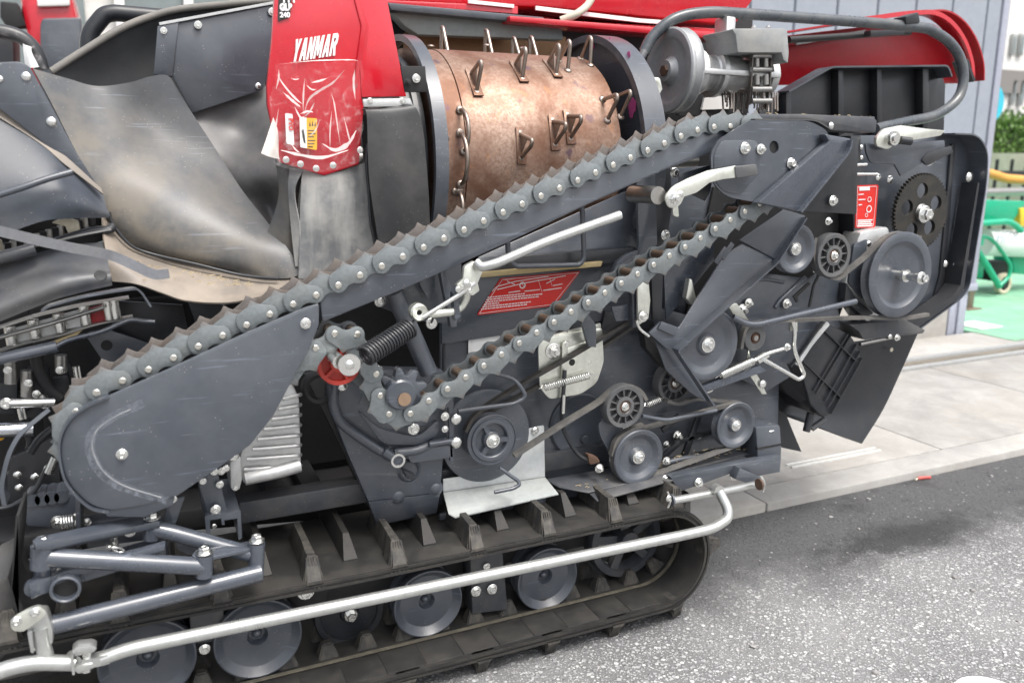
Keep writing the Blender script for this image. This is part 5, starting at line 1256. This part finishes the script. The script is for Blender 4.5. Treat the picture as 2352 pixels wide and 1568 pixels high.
# ---------------------------------------------------------------- big diagonal guard channel
dg = plate('diagonal_guard', [(1490,765,4),(1518,738),(1560,752),(1664,588),(1705,560),(1782,595,3),(1780,604),(1554,806,4),(1530,800)], 1.735, .008, M_PAINT, M, .004)
strap('guard_flange', [(1784,598,1.722),(1552,803,1.722),(1636,930,1.735)], .028, .005, M_PAINT, dg, fil=.004)
plate('guard_tail', [(1500,770),(1552,804),(1632,926),(1590,905,10),(1530,850)], 1.76, .006, M_PAINT, dg)
plate('guard_mouth', [(1478,760,8),(1500,770),(1552,860),(1520,840),(1485,800)], 1.79, .03, M_DARK, dg)
plate('guard_shoulder', [(1700,552),(1800,480),(1850,495,3),(1848,506),(1785,600),(1770,590)], 1.73, .008, M_PAINT, M, .003); strap('shoulder_edge', [(1848,500,1.722),(1784,600,1.722)], .02, .004, M_ARM, M)
plate('step_tab', [(1520,738),(1560,752),(1550,772),(1512,755)], 1.728, .006, M_PAINT, dg)
for q in ([(1640,600),(1665,565),(1672,572),(1648,608)], [(1655,590),(1680,555),(1688,562),(1664,598)]): plate('guard_step', q, 1.732, .004, M_PAINT, dg)
# zinc hinge strip and finger beside the guard
plate('hinge_strip', [(1464,652,4),(1490,645,4),(1494,690),(1490,730),(1466,748,4)], 1.735, .008, M_ZPLATE, M); bolt(1477, 727, 1.73, 13, M); rod('hinge_loop', [(1462,735,1.73),(1468,755,1.73),(1490,772,1.73)], .004, M_ZINC, M)
plate('hinge_post', [(1452,640),(1464,640),(1462,752),(1454,752)], 1.75, .02, M_PAINT, M); plate('slotted_post', [(1496,620),(1524,610),(1520,735),(1500,735)], 1.77, .01, M_BLACK, M)
plate('finger', [(1584,640,3),(1590,642),(1600,690),(1588,700),(1576,685)], 1.76, .02, M_ZPLATE, M, .003); plate('wall_sheet', [(1524,610),(1640,560),(1640,600),(1530,735)], 1.80, .006, M_ARM, M)
# wall to the right of the big pulley, with pressed lines and nuts
sw = plate('drive_wall', [(1640,700),(1705,620),(1860,640),(1960,560),(1962,650),(1925,692),(1930,750),(1840,850),(1760,900),(1680,860)], 1.845, .01, M_PAINT, M, .003)
rod('pressed_rib', [(1780,706,1.842),(1790,690,1.842),(1850,636,1.842)], .006, M_ARM, sw); rod('pressed_rib', [(1690,650,1.842),(1760,640,1.842),(1800,648,1.842)], .005, M_PAINT, sw)
for q in ([(1822,680),(1858,648),(1862,652),(1832,682),(1834,694),(1830,694)], [(1868,655),(1880,630),(1884,632),(1872,655),(1862,705),(1858,705)]): plate('pressed_slot', q, 1.842, .003, M_INK, sw, 0)
for x, y, r in ((1719,696,11),(1806,697,11),(1704,712,14),(1871,620,6)): bolt(x, y, 1.835, r, sw, 'nut')
plate('pulley_mount', [(1672,702,4),(1692,695,4),(1720,735),(1700,745)], 1.80, .006, M_ZPLATE, M)
# ---------------------------------------------------------------- front hopper housing
hp = plate('hopper_front', [(752,880,22),(800,850),(1020,852),(1040,940),(1018,1060),(1012,1131),(846,1152),(797,1038),(757,935)], 1.79, .05, M_PAINT, M, .004)
bm = bmesh.new(); prism(bm, [at(*p) for p in ((846,1153,1.79),(1012,1132,1.79),(1004,1178,1.825),(867,1207,1.825))], Vector((0, .03, 0)), .003); build('hopper_foot', bm, M_PAINT, hp)
for x, y in ((915,1140),(1001,1122)): latheo('pressed_dimple', at(x, y, 1.792), [(-.006, 0), (-.004, .012), (.003, .02)], M_PAINT, hp, 16)
rod('hopper_pipe', [(770,880,1.77),(764,925,1.77),(778,968,1.77),(840,1015,1.77),(902,1052,1.77)], .0115, M_PAINT, hp, .05)
plate('hopper_back', [(700,860),(780,840),(860,1010),(880,1180),(840,1160),(790,1040)], 1.90, .02, M_DARK, M)
latheo('clamp_ring', at(914, 1057, 1.755), [(0, .011), (-.003, .012), (-.003, .017), (.002, .019), (.03, .019), (.03, .011)], M_ZINC, hp, 28); latheo('ring_cap', at(914, 1057, 1.756), [(0, 0), (0, .0115), (.02, .0115)], M_ARM, hp, 20)
rod('pipe_end', [(880,1035,1.765),(899,1048,1.765)], .012, M_PAINT, hp)
plate('lug_plate', [(928,1080,3),(955,1092),(948,1102,3),(935,1098)], 1.74, .03, M_BLACK, hp)
rod('cross_tube', [(905,1040,1.77),(960,1034,1.77),(985,1022,1.775),(1040,1010,1.78)], .011, M_PAINT, hp, .03)
plate('foot_channel', [(930,1038),(1040,1020),(1042,1050),(945,1064)], 1.765, .01, M_PAINT, hp, .002); rod('stub_rod', [(985,1020,1.76),(1040,1012,1.765)], .0075, M_ARM, hp)
plate('end_bracket', [(1012,910,4),(1042,905,4),(1042,1060),(1034,1060),(1030,935),(1014,940)], 1.765, .01, M_PAINT, M)
plate('bearing_bowl', [(820,940,20),(870,985,20),(960,1005,20),(1010,960,20),(1005,1000,16),(960,1022,16),(880,1020,16)], 1.775, .02, M_PAINT, M, .006)
for x, y, r, k in ((950,985,14,'hex'),(1048,962,13,'dome'),(1048,1016,13,'dome'),(1022,956,10,'nut'),(1022,985,8,'nut'),(787,887,12,'dome'),(868,850,12,'hex')): bolt(x, y, 1.76, r, M, k)
plate('mount_strip', [(962,980),(990,978),(992,1010),(964,1012)], 1.785, .006, M_BLACK, M)
latheo('seal_ring', at(735, 893, 1.80), [(.01, .024), (0, .026), (-.002, .034), (.004, .038), (.03, .038)], M_DARK, M, 28)
latheo('boss_bowl', at(940, 1080, 1.788), [(.004, 0), (.004, .018), (-.003, .024), (.002, .03)], M_PAINT, hp, 24)
# aluminium gear case with cooling ribs
gc = plate('gear_case', [(598,960),(640,892,8),(672,880,10),(688,915,8),(692,1070,8),(640,1090,6),(560,1112,6),(545,1070),(560,1020)], 1.79, .20, M_ALU, M, .006)
for i in range(8):
    y = 908+i*23; xl = [650,640,624,606,592,580,566,560][i]
    rod('cooling_rib', [(xl,y+9,1.785),(684,y,1.785),(690,y-2,1.80)], .0045, M_ALU, gc, .01, 10)
rod('case_roll', [(562,1098,1.785),(640,1082,1.785),(688,1068,1.79)], .016, M_ALU, gc)
plate('case_flange', [(528,1062,6),(552,1048,6),(556,1100),(550,1124,4),(530,1122,4)], 1.765, .08, M_ALU, gc, .003)
for x, y in ((537,1050),(541,1118),(519,1075),(508,1082)): bolt(x, y, 1.77, 9, gc)
# ---------------------------------------------------------------- light grey plate and trays
lg = plate('light_plate', [(1196,988),(1250,976,4),(1252,1095),(1018,1130),(1018,1100),(1120,1085),(1180,1050)], 1.835, .004, M_LGREY, M, .001)
bm = bmesh.new(); prism(bm, [at(*p) for p in ((1018,1130,1.832),(1252,1095,1.832),(1283,1133,1.765),(1046,1187,1.765),(1030,1178,1.768))], Vector((0, 0, -.004)), .0008); build('plate_flange', bm, M_GREYF, lg)
bolt(1229, 988, 1.832, 9, lg, 'dome')
for q, n_ in ((((1252,1100,1.84),(1480,1060,1.86),(1740,1010,1.86),(1745,1035,1.80),(1546,1085,1.77),(1352,1130,1.765),(1285,1118,1.80)), 'drive_tray'), (((1350,1128,1.775),(1546,1083,1.775),(1552,1100,1.74),(1372,1150,1.74)), 'tray_lip')):
    bm = bmesh.new(); prism(bm, [at(*p) for p in q], Vector((0, 0, -.004)), .0008); build(n_, bm, M_PAINT2, M)
plate('tray_skirt', [(1285,1118),(1352,1128),(1352,1150),(1010,1195),(1010,1180)], 1.85, .01, M_PAINT, M)
plate('rear_beam', [(1540,1095),(1720,1060),(1795,1046),(1792,1084),(1715,1098),(1700,1080),(1560,1130)], 1.74, .03, M_PAINT, M, .003); plate('beam_return', [(1700,1075),(1752,1098),(1722,1112),(1690,1100)], 1.70, .03, M_PAINT, M, .003)
bolt(1604, 1108, 1.738, 12, M); bolt(1686, 1092, 1.738, 12, M); bolt(1527, 1098, 1.76, 8, M)
mb = plate('rubber_mount', [(1736,980,6),(1792,975,6),(1796,1030),(1794,1058,4),(1742,1066,4)], 1.76, .08, M_PAINT, M, .008); plate('mount_split', [(1740,1028),(1796,1018),(1796,1022),(1740,1033)], 1.7585, .01, M_DARK, mb, 0); bolt(1765, 984, 1.775, 14, mb, 'hex', None, (0, -.3, 1))

# ---------------------------------------------------------------- folding step bar and its linkage (nearest parts)
SBY = 1.56
bar = rod('step_bar', [(232,1513,SBY),(275,1496,SBY),(310,1486,SBY),(1580,1226,SBY),(1640,1212,SBY),(1672,1190,SBY+.01),(1672,1168,SBY+.02),(1652,1128,SBY+.05)], .0132, M_SILVER, M, .05, 20)
bar['label'] = 'long silver folding step bar'
rod('bar_arm', [(-160,1604,SBY),(20,1532,SBY),(80,1520,SBY),(172,1522,SBY)], .0145, M_SILVER, bar, .06, 18)
for q in ([(164,1496,4),(176,1486,6),(212,1482,8),(224,1489,6),(214,1499,6),(172,1507,4)], [(166,1536,4),(178,1528),(214,1522,6),(220,1532,6),(180,1548,6)]): plate('bar_clevis', q, SBY-.014, .028, M_SILVER, bar, .002)
strap('clevis_web', [(166,1500,SBY-.012),(170,1540,SBY-.012)], .026, .004, M_SILVER, bar)
latheo('clevis_back', at(168, 1520, SBY), [(0, 0), (0, .014), (.02, .014)], M_SILVER, bar, 18)
strap('bar_tongue', [(188,1518,SBY),(222,1514,SBY),(250,1506,SBY)], .022, .018, M_SILVER, bar)
a = at(200, 1490, SBY); b = at(198, 1540, SBY); rodw('hinge_pin', [a, b], .0085, M_ZINC, bar); o = bolt(200, 1491, SBY, 12, bar, 'hex', None, (0, 0, 1))
# upright and silver bracket at the left end
rod('upright', [(92,1440,SBY+.01),(98,1480,SBY+.01),(110,1518,SBY+.005)], .0135, M_SILVER, bar)
bk = plate('pivot_bracket', [(62,1440,6),(66,1408,6),(108,1404,8),(122,1448,6),(122,1478,6),(92,1494,8),(70,1496)], SBY+.005, .03, M_SILVER, M, .004)
plate('pivot_link', [(22,1432,10),(34,1418,12),(70,1398,10),(92,1392,12),(108,1404,10),(100,1418,10),(52,1452,10),(28,1448,8)], SBY-.02, .012, M_ZPLATE, bk, .002)
for x, y in ((38,1426),(80,1406)): bolt(x, y, SBY-.02, 12, bk)
plate('bracket_tongue', [(62,1452),(74,1448),(78,1500),(70,1498)], SBY-.004, .006, M_SILVER, bk)
# lower tube and arms
rod('lower_tube', [(98,1440,1.60),(600,1314,1.62)], .0185, M_ARM, M, n=18)
def boss(x, y0, y1, Y, r, bt=True):
    a = at(x, y0, Y); b = at(x-2, y1, Y); o = rodw('pivot_boss', [a, b], r, M_ARM, M, n=18)
    if bt: bo = link('bolt', bolt_mesh('hex', M_ZINC), o, a+Vector((0, 0, .003))); bo.scale = (.0165,)*3; bo.rotation_euler = (R(-90), 0, .3)
    return o
boss(97, 1252, 1302, 1.60, .019); boss(470, 1272, 1322, 1.60, .0165); boss(350, 1192, 1236, 1.68, .0165); boss(590, 1245, 1300, 1.64, .0165)
rod('link_arm', [(100,1279,1.60),(468,1300,1.60)], .0175, M_ARM, M, n=18)
rod('link_arm', [(352,1213,1.68),(400,1224,1.67),(575,1272,1.645)], .0165, M_ARM, M, n=18)
rod('boss_foot', [(590,1296,1.64),(588,1332,1.63)], .0145, M_ARM, M); rod('boss_foot', [(97,1296,1.60),(98,1318,1.61)], .015, M_ARM, M)
def bar3(name, pts, th, mat=None, parent=None):   # slanting flat bar lying on its side, seen from above
    bm = bmesh.new(); prism(bm, [at(*p) for p in pts], Vector((0, 0, -th)), .002); return build(name, bm, mat or M_ARM, parent or M)
bar3('top_bar', [(74,1240,1.585),(84,1232,1.60),(330,1180,1.70),(372,1184,1.70),(368,1196,1.685),(112,1248,1.585),(80,1250,1.57)], .012, M_PAINT)
plate('top_bar_web', [(98,1252),(366,1196),(368,1210),(110,1268)], 1.66, .006, M_PAINT, M)
bar3('tie_bar', [(440,1274,1.60),(450,1262,1.62),(590,1238,1.67),(610,1245,1.66),(606,1252,1.645),(460,1284,1.59)], .008)
bar3('base_bar', [(66,1342,1.58),(80,1312,1.63),(340,1238,1.74),(386,1240,1.74),(380,1248,1.72),(200,1300,1.66),(90,1330,1.58)], .03)
plate('base_bar_face', [(66,1344,6),(150,1312),(380,1250),(378,1264),(180,1320),(96,1362,8),(70,1364,6)], 1.60, .02, M_ARM, M)
latheo('pipe_end', at(150, 1354, 1.585), [(.04, .0205), (0, .0205), (-.002, .023), (0, .0262), (.09, .0262)], M_ARM, M, 28); latheo('pipe_dark', at(150, 1354, 1.60), [(0, 0), (0, .0203)], M_DARK, M, 20)
latheo('cap_disc', at(78, 1352, 1.595), [(0, 0), (0, .016), (.01, .017)], M_ARM, M, 20)
plate('hook_loop', [(400,1240,10),(460,1258,10),(440,1276,10),(408,1262,8)], 1.69, .01, M_PAINT, M)
# pin with spring clip, bolts of the mount
rod('clip_pin', [(262,1232,1.66),(264,1262,1.66)], .007, M_ZINC, M)
rod('spring_clip', [(244,1248,1.655),(252,1252,1.65),(246,1258,1.65),(262,1256,1.645),(280,1260,1.65),(284,1266,1.65),(272,1268,1.65),(258,1258,1.65)], .002, M_ZINC, M, smooth=4, n=6)
bolt(298, 1219, 1.70, 14, M); bolt(132, 1198, 1.74, 15, M, 'nut'); bolt(200, 1198, 1.72, 9, M, 'nut')
helix('brake_spring', at(140, 1200, 1.74), at(172, 1196, 1.74), .014, .0025, 5, M_ZINC, M, False)
plate('mount_block', [(190,1205),(340,1180),(345,1240),(200,1260)], 1.74, .05, M_PAINT, M, .004)
plate('mount_web', [(172,1120),(184,1116),(186,1250),(176,1260)], 1.70, .1, M_PAINT, M)
plate('cover_stay', [(385,1150,4),(425,1140),(400,1212,6),(372,1214)], 1.70, .008, M_PAINT, M)
bolt(396, 1146, 1.69, 10, M)
# channel section mount
cs = plate('channel_mount', [(470,1185,5),(553,1172,5),(556,1235),(548,1240),(545,1190),(515,1194),(516,1205),(510,1205),(508,1190),(482,1194),(484,1230),(476,1232)], 1.71, .20, M_PAINT, M, 0)
plate('mount_bracket', [(452,1096),(500,1085),(526,1190,8),(480,1190)], 1.73, .006, M_PAINT, M)
for x, y, r in ((495,1170,12),(492,1208,6),(466,1105,8),(505,1112,9),(492,1083,9),(510,1080,9)): bolt(x, y, 1.72, r, M)
# mud plate at the front of the track
plate('mud_plate', [(36,1185),(46,1180),(44,1240),(32,1350),(60,1410),(120,1440),(112,1455),(40,1420),(24,1360)], 1.62, .12, M_DARK, M, .003)
plate('track_guard', [(-40,1350),(20,1320),(34,1370),(62,1420),(50,1470),(-40,1560)], 1.70, .2, M_FLAP, M, .01)
# rear hinge of the step bar
rod('hinge_rod', [(1545,1149,1.64),(1650,1130,1.65),(1748,1110,1.68)], .0105, M_SILVER, M, n=14)
latheo('hinge_boss', at(1652, 1128, 1.63), [(0, 0), (0, .016), (.02, .016), (.02, 0)], M_SILVER, M, 18)
for x, y, m_ in ((1540,1148,M_PAINT),(1742,1112,M_RUSTY)):
    c = at(x, y, 1.645); lo = latheo('hinge_washer', c, [(0, 0), (0, .016), (.005, .016), (.005, 0)], m_, M, 24, Euler((0, 0, -math.pi/2)))
rod('split_pin', [(1533,1128,1.64),(1540,1148,1.635),(1534,1165,1.64)], .003, M_ZINC, M, smooth=4, n=6); rod('split_pin', [(1748,1092,1.675),(1756,1108,1.67),(1752,1130,1.675)], .003, M_ZINC, M, smooth=4, n=6)
bolt(1536, 1144, 1.637, 8, M, 'dome')

# ---------------------------------------------------------------- rear housing
rp = plate('rear_housing', [(1960,312,4),(2185,306,10),(2224,310,26),(2247,345,26),(2244,420),(2206,655,14),(2188,680,14),(2090,752),(2000,762),(1985,700),(1960,640)], 1.93, .01, M_PAINT, M, .003)
strap('housing_rim', [(2170,308,1.90),(2222,310,1.90),(2246,345,1.90),(2243,420,1.90),(2205,655,1.90),(2188,680,1.90),(2090,752,1.90)], .075, .005, M_PAINT, rp, fil=.06)
plate('rim_step', [(2186,330,10),(2196,330,10),(2172,640),(2152,690),(2146,680),(2160,630)], 1.922, .012, M_BLACK, rp, .003)
plate('housing_post', [(1958,312),(1978,312),(1978,585),(1962,600)], 1.86, .06, M_BLACK, M, .003)
hb = plate('hinge_bracket', [(1988,326,8),(2010,332),(2064,330),(2170,322),(2172,345),(2110,380),(2070,405),(2055,378),(2000,376,12),(1990,350)], 1.85, .008, M_PAINT, M, .003)
plate('link_bar', [(2118,368),(2130,352),(2185,335),(2190,350),(2148,372),(2130,382,8)], 1.845, .008, M_BLACK, M)
zh = plate('hinge_plate', [(2012,318,10),(2030,296,8),(2070,288,4),(2128,296),(2172,300,4),(2160,312),(2110,320),(2062,326,4),(2040,344,8),(2014,336,6)], 1.825, .010, M_ZPLATE, M, .002)
latheo('hinge_pivot', at(2052, 318, 1.81), [(-.012, 0), (-.012, .012), (-.006, .014), (-.006, .021), (.0, .022), (.02, .022)], M_ZINC, zh, 26); rod('hinge_tube', [(2068,322,1.81),(2092,325,1.80)], .012, M_BLACK, zh)
for x, y, r, k in ((2134,368,13,'nut'),(2226,407,12,'dome'),(2197,607,12,'dome'),(2172,606,8,'dome'),(2044,413,10,'dome'),(2017,408,9,'dome'),(1937,412,11,'nut')): bolt(x, y, 1.90 if x > 2000 else 1.84, r, M, k)
rod('latch_rod', [(1912,400,1.80),(2014,400,1.80)], .0045, M_ZINC, M); rod('latch_rod', [(1926,380,1.80),(1990,378,1.80)], .0045, M_ZINC, M)
plate('tan_clip', [(1940,372,3),(1958,374,3),(1990,380),(1940,380)], 1.82, .01, M_FOAM, M)
for y in (338, 362): bolt(1979, y, 1.85, 5, M, 'dome')
# red sticker on the post
s2 = plate('warning_label', [(1967,426,4),(2018,424,5),(2010,523,5),(1964,524,4)], 1.8585, .002, M_STRED, M, 0); s2['label'] = 'red warning label with white lines'
for i in range(4): plate('label_line', [(1970,505+i*4.4),(2004-3*(i % 2),504+i*4.4),(2004-3*(i % 2),506.5+i*4.4),(1970,507.5+i*4.4)], 1.857, .001, M_WHITE, s2, 0)
for q in ([(1974,430),(1998,428),(1998,437),(1974,438)], [(1972,446),(1984,445),(1984,447),(1972,448)], [(1972,458),(1988,457),(1988,459),(1972,460)], [(1972,470),(1980,469),(1980,471),(1972,472)]): plate('label_line', q, 1.857, .001, M_WHITE, s2, 0)
for x, y, r in ((1997,458,.008),(1996,480,.011),(1990,494,.006)): latheo('label_ring', at(x, y, 1.8572), [(0, r*.75), (-.0005, r*.8), (-.0005, r), (0, r)], M_WHITE, s2, 20)
rod('label_border', [(1970,430,1.857),(2014,428,1.857),(2006,519,1.857),(1967,520,1.857),(1970,430,1.857)], .0008, M_WHITE, s2, .005, 4)
# toothed wheel
gc_ = at(2117, 487, 1.85); gr_ = 88*mpp(2117, 487, 1.85)
bm = bmesh.new(); pts = []; NT = 60
for i in range(NT):
    for da, rr in ((-.30, .945), (-.12, 1), (.12, 1), (.30, .945)): a = 2*math.pi*(i+da)/NT; pts.append(gc_+Vector((gr_*rr*math.cos(a), 0, gr_*rr*math.sin(a))))
hl = []
for k in range(5):
    a0 = 2*math.pi*k/5+R(95); h = gc_+Vector((math.cos(a0), 0, math.sin(a0)))*gr_*.55; hl.append([h+Vector((gr_*.20*math.cos(j*math.pi/9), 0, gr_*.20*math.sin(j*math.pi/9))) for j in range(18)])
prism(bm, pts, Vector((0, .012, 0)), 0, hl); gear = build('toothed_wheel', bm, surf('oily dark gear', (.035,.034,.032), .5, .5, .4, (.10,.085,.06), 30), M)
latheo('gear_hub', gc_, [(-.012, 0), (-.012, .014), (-.002, .02), (0, .026), (.002, .028)], M_STEEL, gear, 24); bolt(2123, 492, 1.838, 20, gear)
# pale gear case behind the big pulley
rg = plate('rear_gear_case', [(1978,532,8),(2042,520,10),(2060,700),(1992,742,8),(1940,660,8),(1952,600)], 1.83, .07, M_ALU, M, .006); plate('case_face', [(1962,560,6),(1992,548,6),(1985,690,6),(1950,650,6)], 1.822, .01, M_PAINT, rg, .003)
for x, y in ((1996,560),(1998,628),(1968,705)): bolt(x, y, 1.82, 7, rg, 'dome')
plate('case_tab', [(1945,650),(1970,690,6),(2010,720,10),(1985,728),(1940,690)], 1.815, .03, M_BLACK, M)
plate('under_sheet', [(1950,745),(2084,736),(2126,758),(2120,766),(1984,781,6),(1974,762)], 1.82, .10, M_PAINT2, M, .003); rod('under_rod', [(1975,790,1.83),(2060,772,1.83)], .006, M_STEEL, M); bolt(2060, 775, 1.82, 8, M); bolt(2044, 773, 1.82, 6, M, 'dome')
plate('side_skirt', [(2090,752),(2188,680),(2206,655),(2246,420),(2250,420),(2214,660),(2196,690),(2096,762)], 1.86, .06, M_BLACK, M, 0)
# ---------------------------------------------------------------- black ribbed plastic duct and rubber flaps
db = plate('ribbed_duct', [(1890,738,10),(1958,770,16),(1980,818,16),(1915,946,18),(1892,962,14),(1862,930),(1836,836)], 1.83, .16, M_BLACK, M, .008)
bm = bmesh.new(); prism(bm, [at(*p) for p in ((1838,838,1.832),(1893,960,1.832),(1866,950,1.90),(1806,902,1.90),(1760,850,1.90),(1764,828,1.86))], Vector((.01, .05, 0)), .004); build('duct_side', bm, M_BLACK, db)
for a, b in (((1945,766),(1866,896)), ((1952,770),(1873,903)), ((1974,806),(1900,934)), ((1979,822),(1907,950)), ((1891,758),(1966,830)), ((1843,830),(1930,912)), ((1966,790),(1893,920))):
    strap('duct_rib', [(*a, 1.827), (*b, 1.827)], .012, .0035, M_BLACK, db)
strap('white_strip', [(1902,742,1.822),(1862,790,1.822),(1830,838,1.822)], .006, .013, M_LGREY, M); strap('dark_edge', [(1890,738,1.826),(1815,842,1.826)], .01, .005, M_BLACK, M)
rod('duct_foot', [(1862,948,1.86),(1852,990,1.86)], .012, M_BLACK, M); rod('duct_foot', [(1895,962,1.86),(1864,984,1.87)], .010, M_NYL, M)
patch('rubber_apron', G([[(1758,850,1.97),(1880,800,1.99),(2000,780,2.0),(2108,766,2.0)],[(1762,915,1.97),(1850,890,1.99),(1960,870,2.0),(2068,856,2.0)],[(1790,945,1.96),(1860,950,1.975),(1940,945,1.985),(2028,941,1.985)],[(1800,950,1.95),(1880,980,1.95),(1930,1000,1.95),(1980,1018,1.95)]]), M_BLACK, M, 5, .006)
latheo('apron_eyelet', at(2048, 803, 1.985), [(0, 0), (-.001, .006), (0, .0075)], M_NYLW, M, 14)
patch('rubber_apron', G([[(1730,900,1.95),(1765,925,1.95),(1806,952,1.95)],[(1735,960,1.94),(1775,975,1.94),(1822,992,1.94)],[(1780,1020,1.93),(1800,1028,1.93),(1841,1037,1.93)]]), M_BLACK, M, 5, .006)
# ---------------------------------------------------------------- straw discharge above: hood, hoop, gearbox, black box
HYB = 2.12
rod('guard_hoop', [(1478,122,2.12),(1500,84,2.12),(1545,46,2.11),(1612,30,2.10),(1720,33,2.09),(2080,60,2.05),(2150,76,2.04),(2196,116,2.03),(2213,172,2.02),(2200,226,2.01),(2150,264,2.0),(2080,280,1.98),(2010,296,1.95)], .0165, surf('hoop paint', (.06,.07,.08), .25, 0, .3, (.25,.24,.21), 12), M, smooth=5, n=16)
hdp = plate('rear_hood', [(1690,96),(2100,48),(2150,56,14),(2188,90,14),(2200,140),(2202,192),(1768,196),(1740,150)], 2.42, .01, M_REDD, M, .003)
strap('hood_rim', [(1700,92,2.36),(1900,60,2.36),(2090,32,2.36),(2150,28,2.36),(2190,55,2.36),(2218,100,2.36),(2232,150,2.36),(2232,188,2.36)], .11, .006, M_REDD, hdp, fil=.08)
strap('hood_edge', [(1960,48,2.30),(2090,30,2.30),(2150,28,2.30),(2190,55,2.30),(2219,100,2.30),(2233,150,2.30),(2233,188,2.30)], .012, .016, M_RED, hdp, fil=.08)
strap('hood_seal', [(2205,140,2.22),(2222,188,2.22)], .06, .012, M_BLACK, hdp)
rod('hood_tube', [(1812,92,2.25),(1880,88,2.25),(1990,80,2.25),(2090,74,2.25)], .011, M_DARK, M); plate('tube_bracket', [(2000,70),(2080,68),(2076,80),(2000,84)], 2.20, .03, M_BLACK, M)
plate('hoop_clip', [(2080,38,3),(2110,28,3),(2114,52),(2082,56)], 2.03, .05, M_BLACK, M, .003); plate('hood_panel', [(1830,96),(1990,68),(1985,78),(1830,104)], 2.38, .01, M_LGREY, M)
bb = plate('straw_box', [(1896,158),(2160,155),(2172,196),(2168,330),(1740,330),(1745,250),(1800,212)], 2.20, .02, M_BLACK, M, .004)
for x0, x1, y0 in ((1806,1818,206),(1926,1938,160),(2015,2026,158),(2120,2134,157)): plate('box_rib', [(x0,y0),(x1,y0),(x1,330),(x0,330)], 2.165, .035, M_BLACK, bb, .003)
strap('box_top', [(1798,212,2.17),(1896,156,2.17),(2162,153,2.17),(2170,178,2.17)], .06, .006, M_PAINT, bb); bolt(1924, 171, 2.195, 6, bb)
plate('box_ledge', [(1760,262),(2010,268),(2010,280),(1760,276)], 1.80, .3, M_PAINT2, M, .003)
# belt pulley and gearbox whose shaft runs lengthwise
PC = at(1535, 163, 2.10); k9 = mpp(1535, 163, 2.10); PR = 95*k9
def lxa(name, prof, mat, parent, c, seg=48):
    bm = bmesh.new(); lathe(bm, prof, seg, Matrix.Translation(c) @ RX.to_matrix().to_4x4()); return build(name, bm, mat, parent)
M_PUL = surf('grey pulley casting', (.36,.37,.375), .4, .35, .2, (.25,.24,.22), 10)
pu = lxa('discharge_pulley', [(-.012, 0), (-.012, .24*PR), (0, .30*PR), (.006, .34*PR), (.006, .66*PR), (.0, .74*PR), (-.004, .80*PR), (-.004, .96*PR), (0, PR), (.006, PR), (.018, .93*PR), (.032, .97*PR), (.036, PR), (.042, PR*.98), (.042, .2*PR)], M_PUL, M, PC, 64)
lxa('pulley_nut', [(-.02, 0), (-.02, .13*PR), (-.01, .14*PR)], M_RUSTY, pu, PC, 6)
gb = lxa('gearbox', [(.045, .3*PR), (.05, .52*PR), (.10, .56*PR), (.13, .42*PR), (.15, .42*PR), (.16, .48*PR), (.24, .46*PR), (.26, .36*PR), (.34, .34*PR), (.345, .5*PR), (.37, .5*PR), (.37, 0)], M_ALU, M, PC, 40)
for dx, rr in ((.155, .58), (.30, .50)): lxa('gearbox_flange', [(dx, .3*PR), (dx, rr*PR), (dx+.016, rr*PR), (dx+.016, .3*PR)], M_ALU, gb, PC, 32)
boxo('casting_rib', (PC.x+.06, PC.y-.52*PR-.012, PC.z-.012), (PC.x+.36, PC.y-.3*PR, PC.z+.004), M_ALU, gb, .003)
boxo('gearbox_post', (PC.x+.18, PC.y-.03, PC.z), (PC.x+.215, PC.y+.03, PC.z+.16), M_ALU, gb, .006)
cvr = plate('discharge_cover', [(1680,66,8),(1808,66,8),(1812,120),(1810,146,4),(1800,138),(1795,121),(1695,121),(1690,80)], 1.98, .14, surf('dusty grey cover', (.24,.25,.255), .42, 0, .5, (.42,.40,.35), 9), M, .004)
for x in (1731, 1764): bolt(x, 64, 2.02, 6, cvr, 'hex', None, (0, 0, 1))
dc = link('discharge_chain', None, M, at(1750, 180, 2.02))
for x in (1727, 1770): strap('side_plate', [(x,120,2.02),(x-2,170,2.02),(x-6,215,2.03),(x-12,250,2.05)], .012, .004, M_CHAINR, dc)
for y in (128, 160, 205, 232): rod('cross_pin', [(1726,y,2.015),(1770,y,2.015)], .008, M_STEEL, dc)
for y in (142, 183): 
    for x in (1738, 1759): rod('chain_bush', [(x,y-12,2.025),(x,y+12,2.025)], .009, M_STEEL, dc)
for i in range(26):
    x = 1660+i*5+random.uniform(-2, 2); y1 = 245+random.uniform(-12, 16); rod('bristle', [(x,212,2.05+random.uniform(0, .06)),(x+random.uniform(-3, 3),y1,2.05)], .003, M_CHAINR, M, n=5)
plate('discharge_frame', [(1600,100),(1700,95),(1720,260),(1560,265),(1580,180)], 2.30, .02, M_DARK, M, 0); plate('frame_gap', [(1618,225),(1680,218),(1680,250),(1612,252)], 2.29, .008, M_HW, M, 0)
plate('pulley_tab', [(1492,178,4),(1516,178,6),(1522,205),(1508,232),(1504,228),(1512,204),(1508,190),(1494,190)], 2.0, .012, M_ZPLATE, M, .002); bolt(1504, 202, 2.0, 8, M, 'dome')
plate('grate', [(1672,95),(1700,92),(1700,118),(1672,120)], 2.06, .01, M_NYL, M)
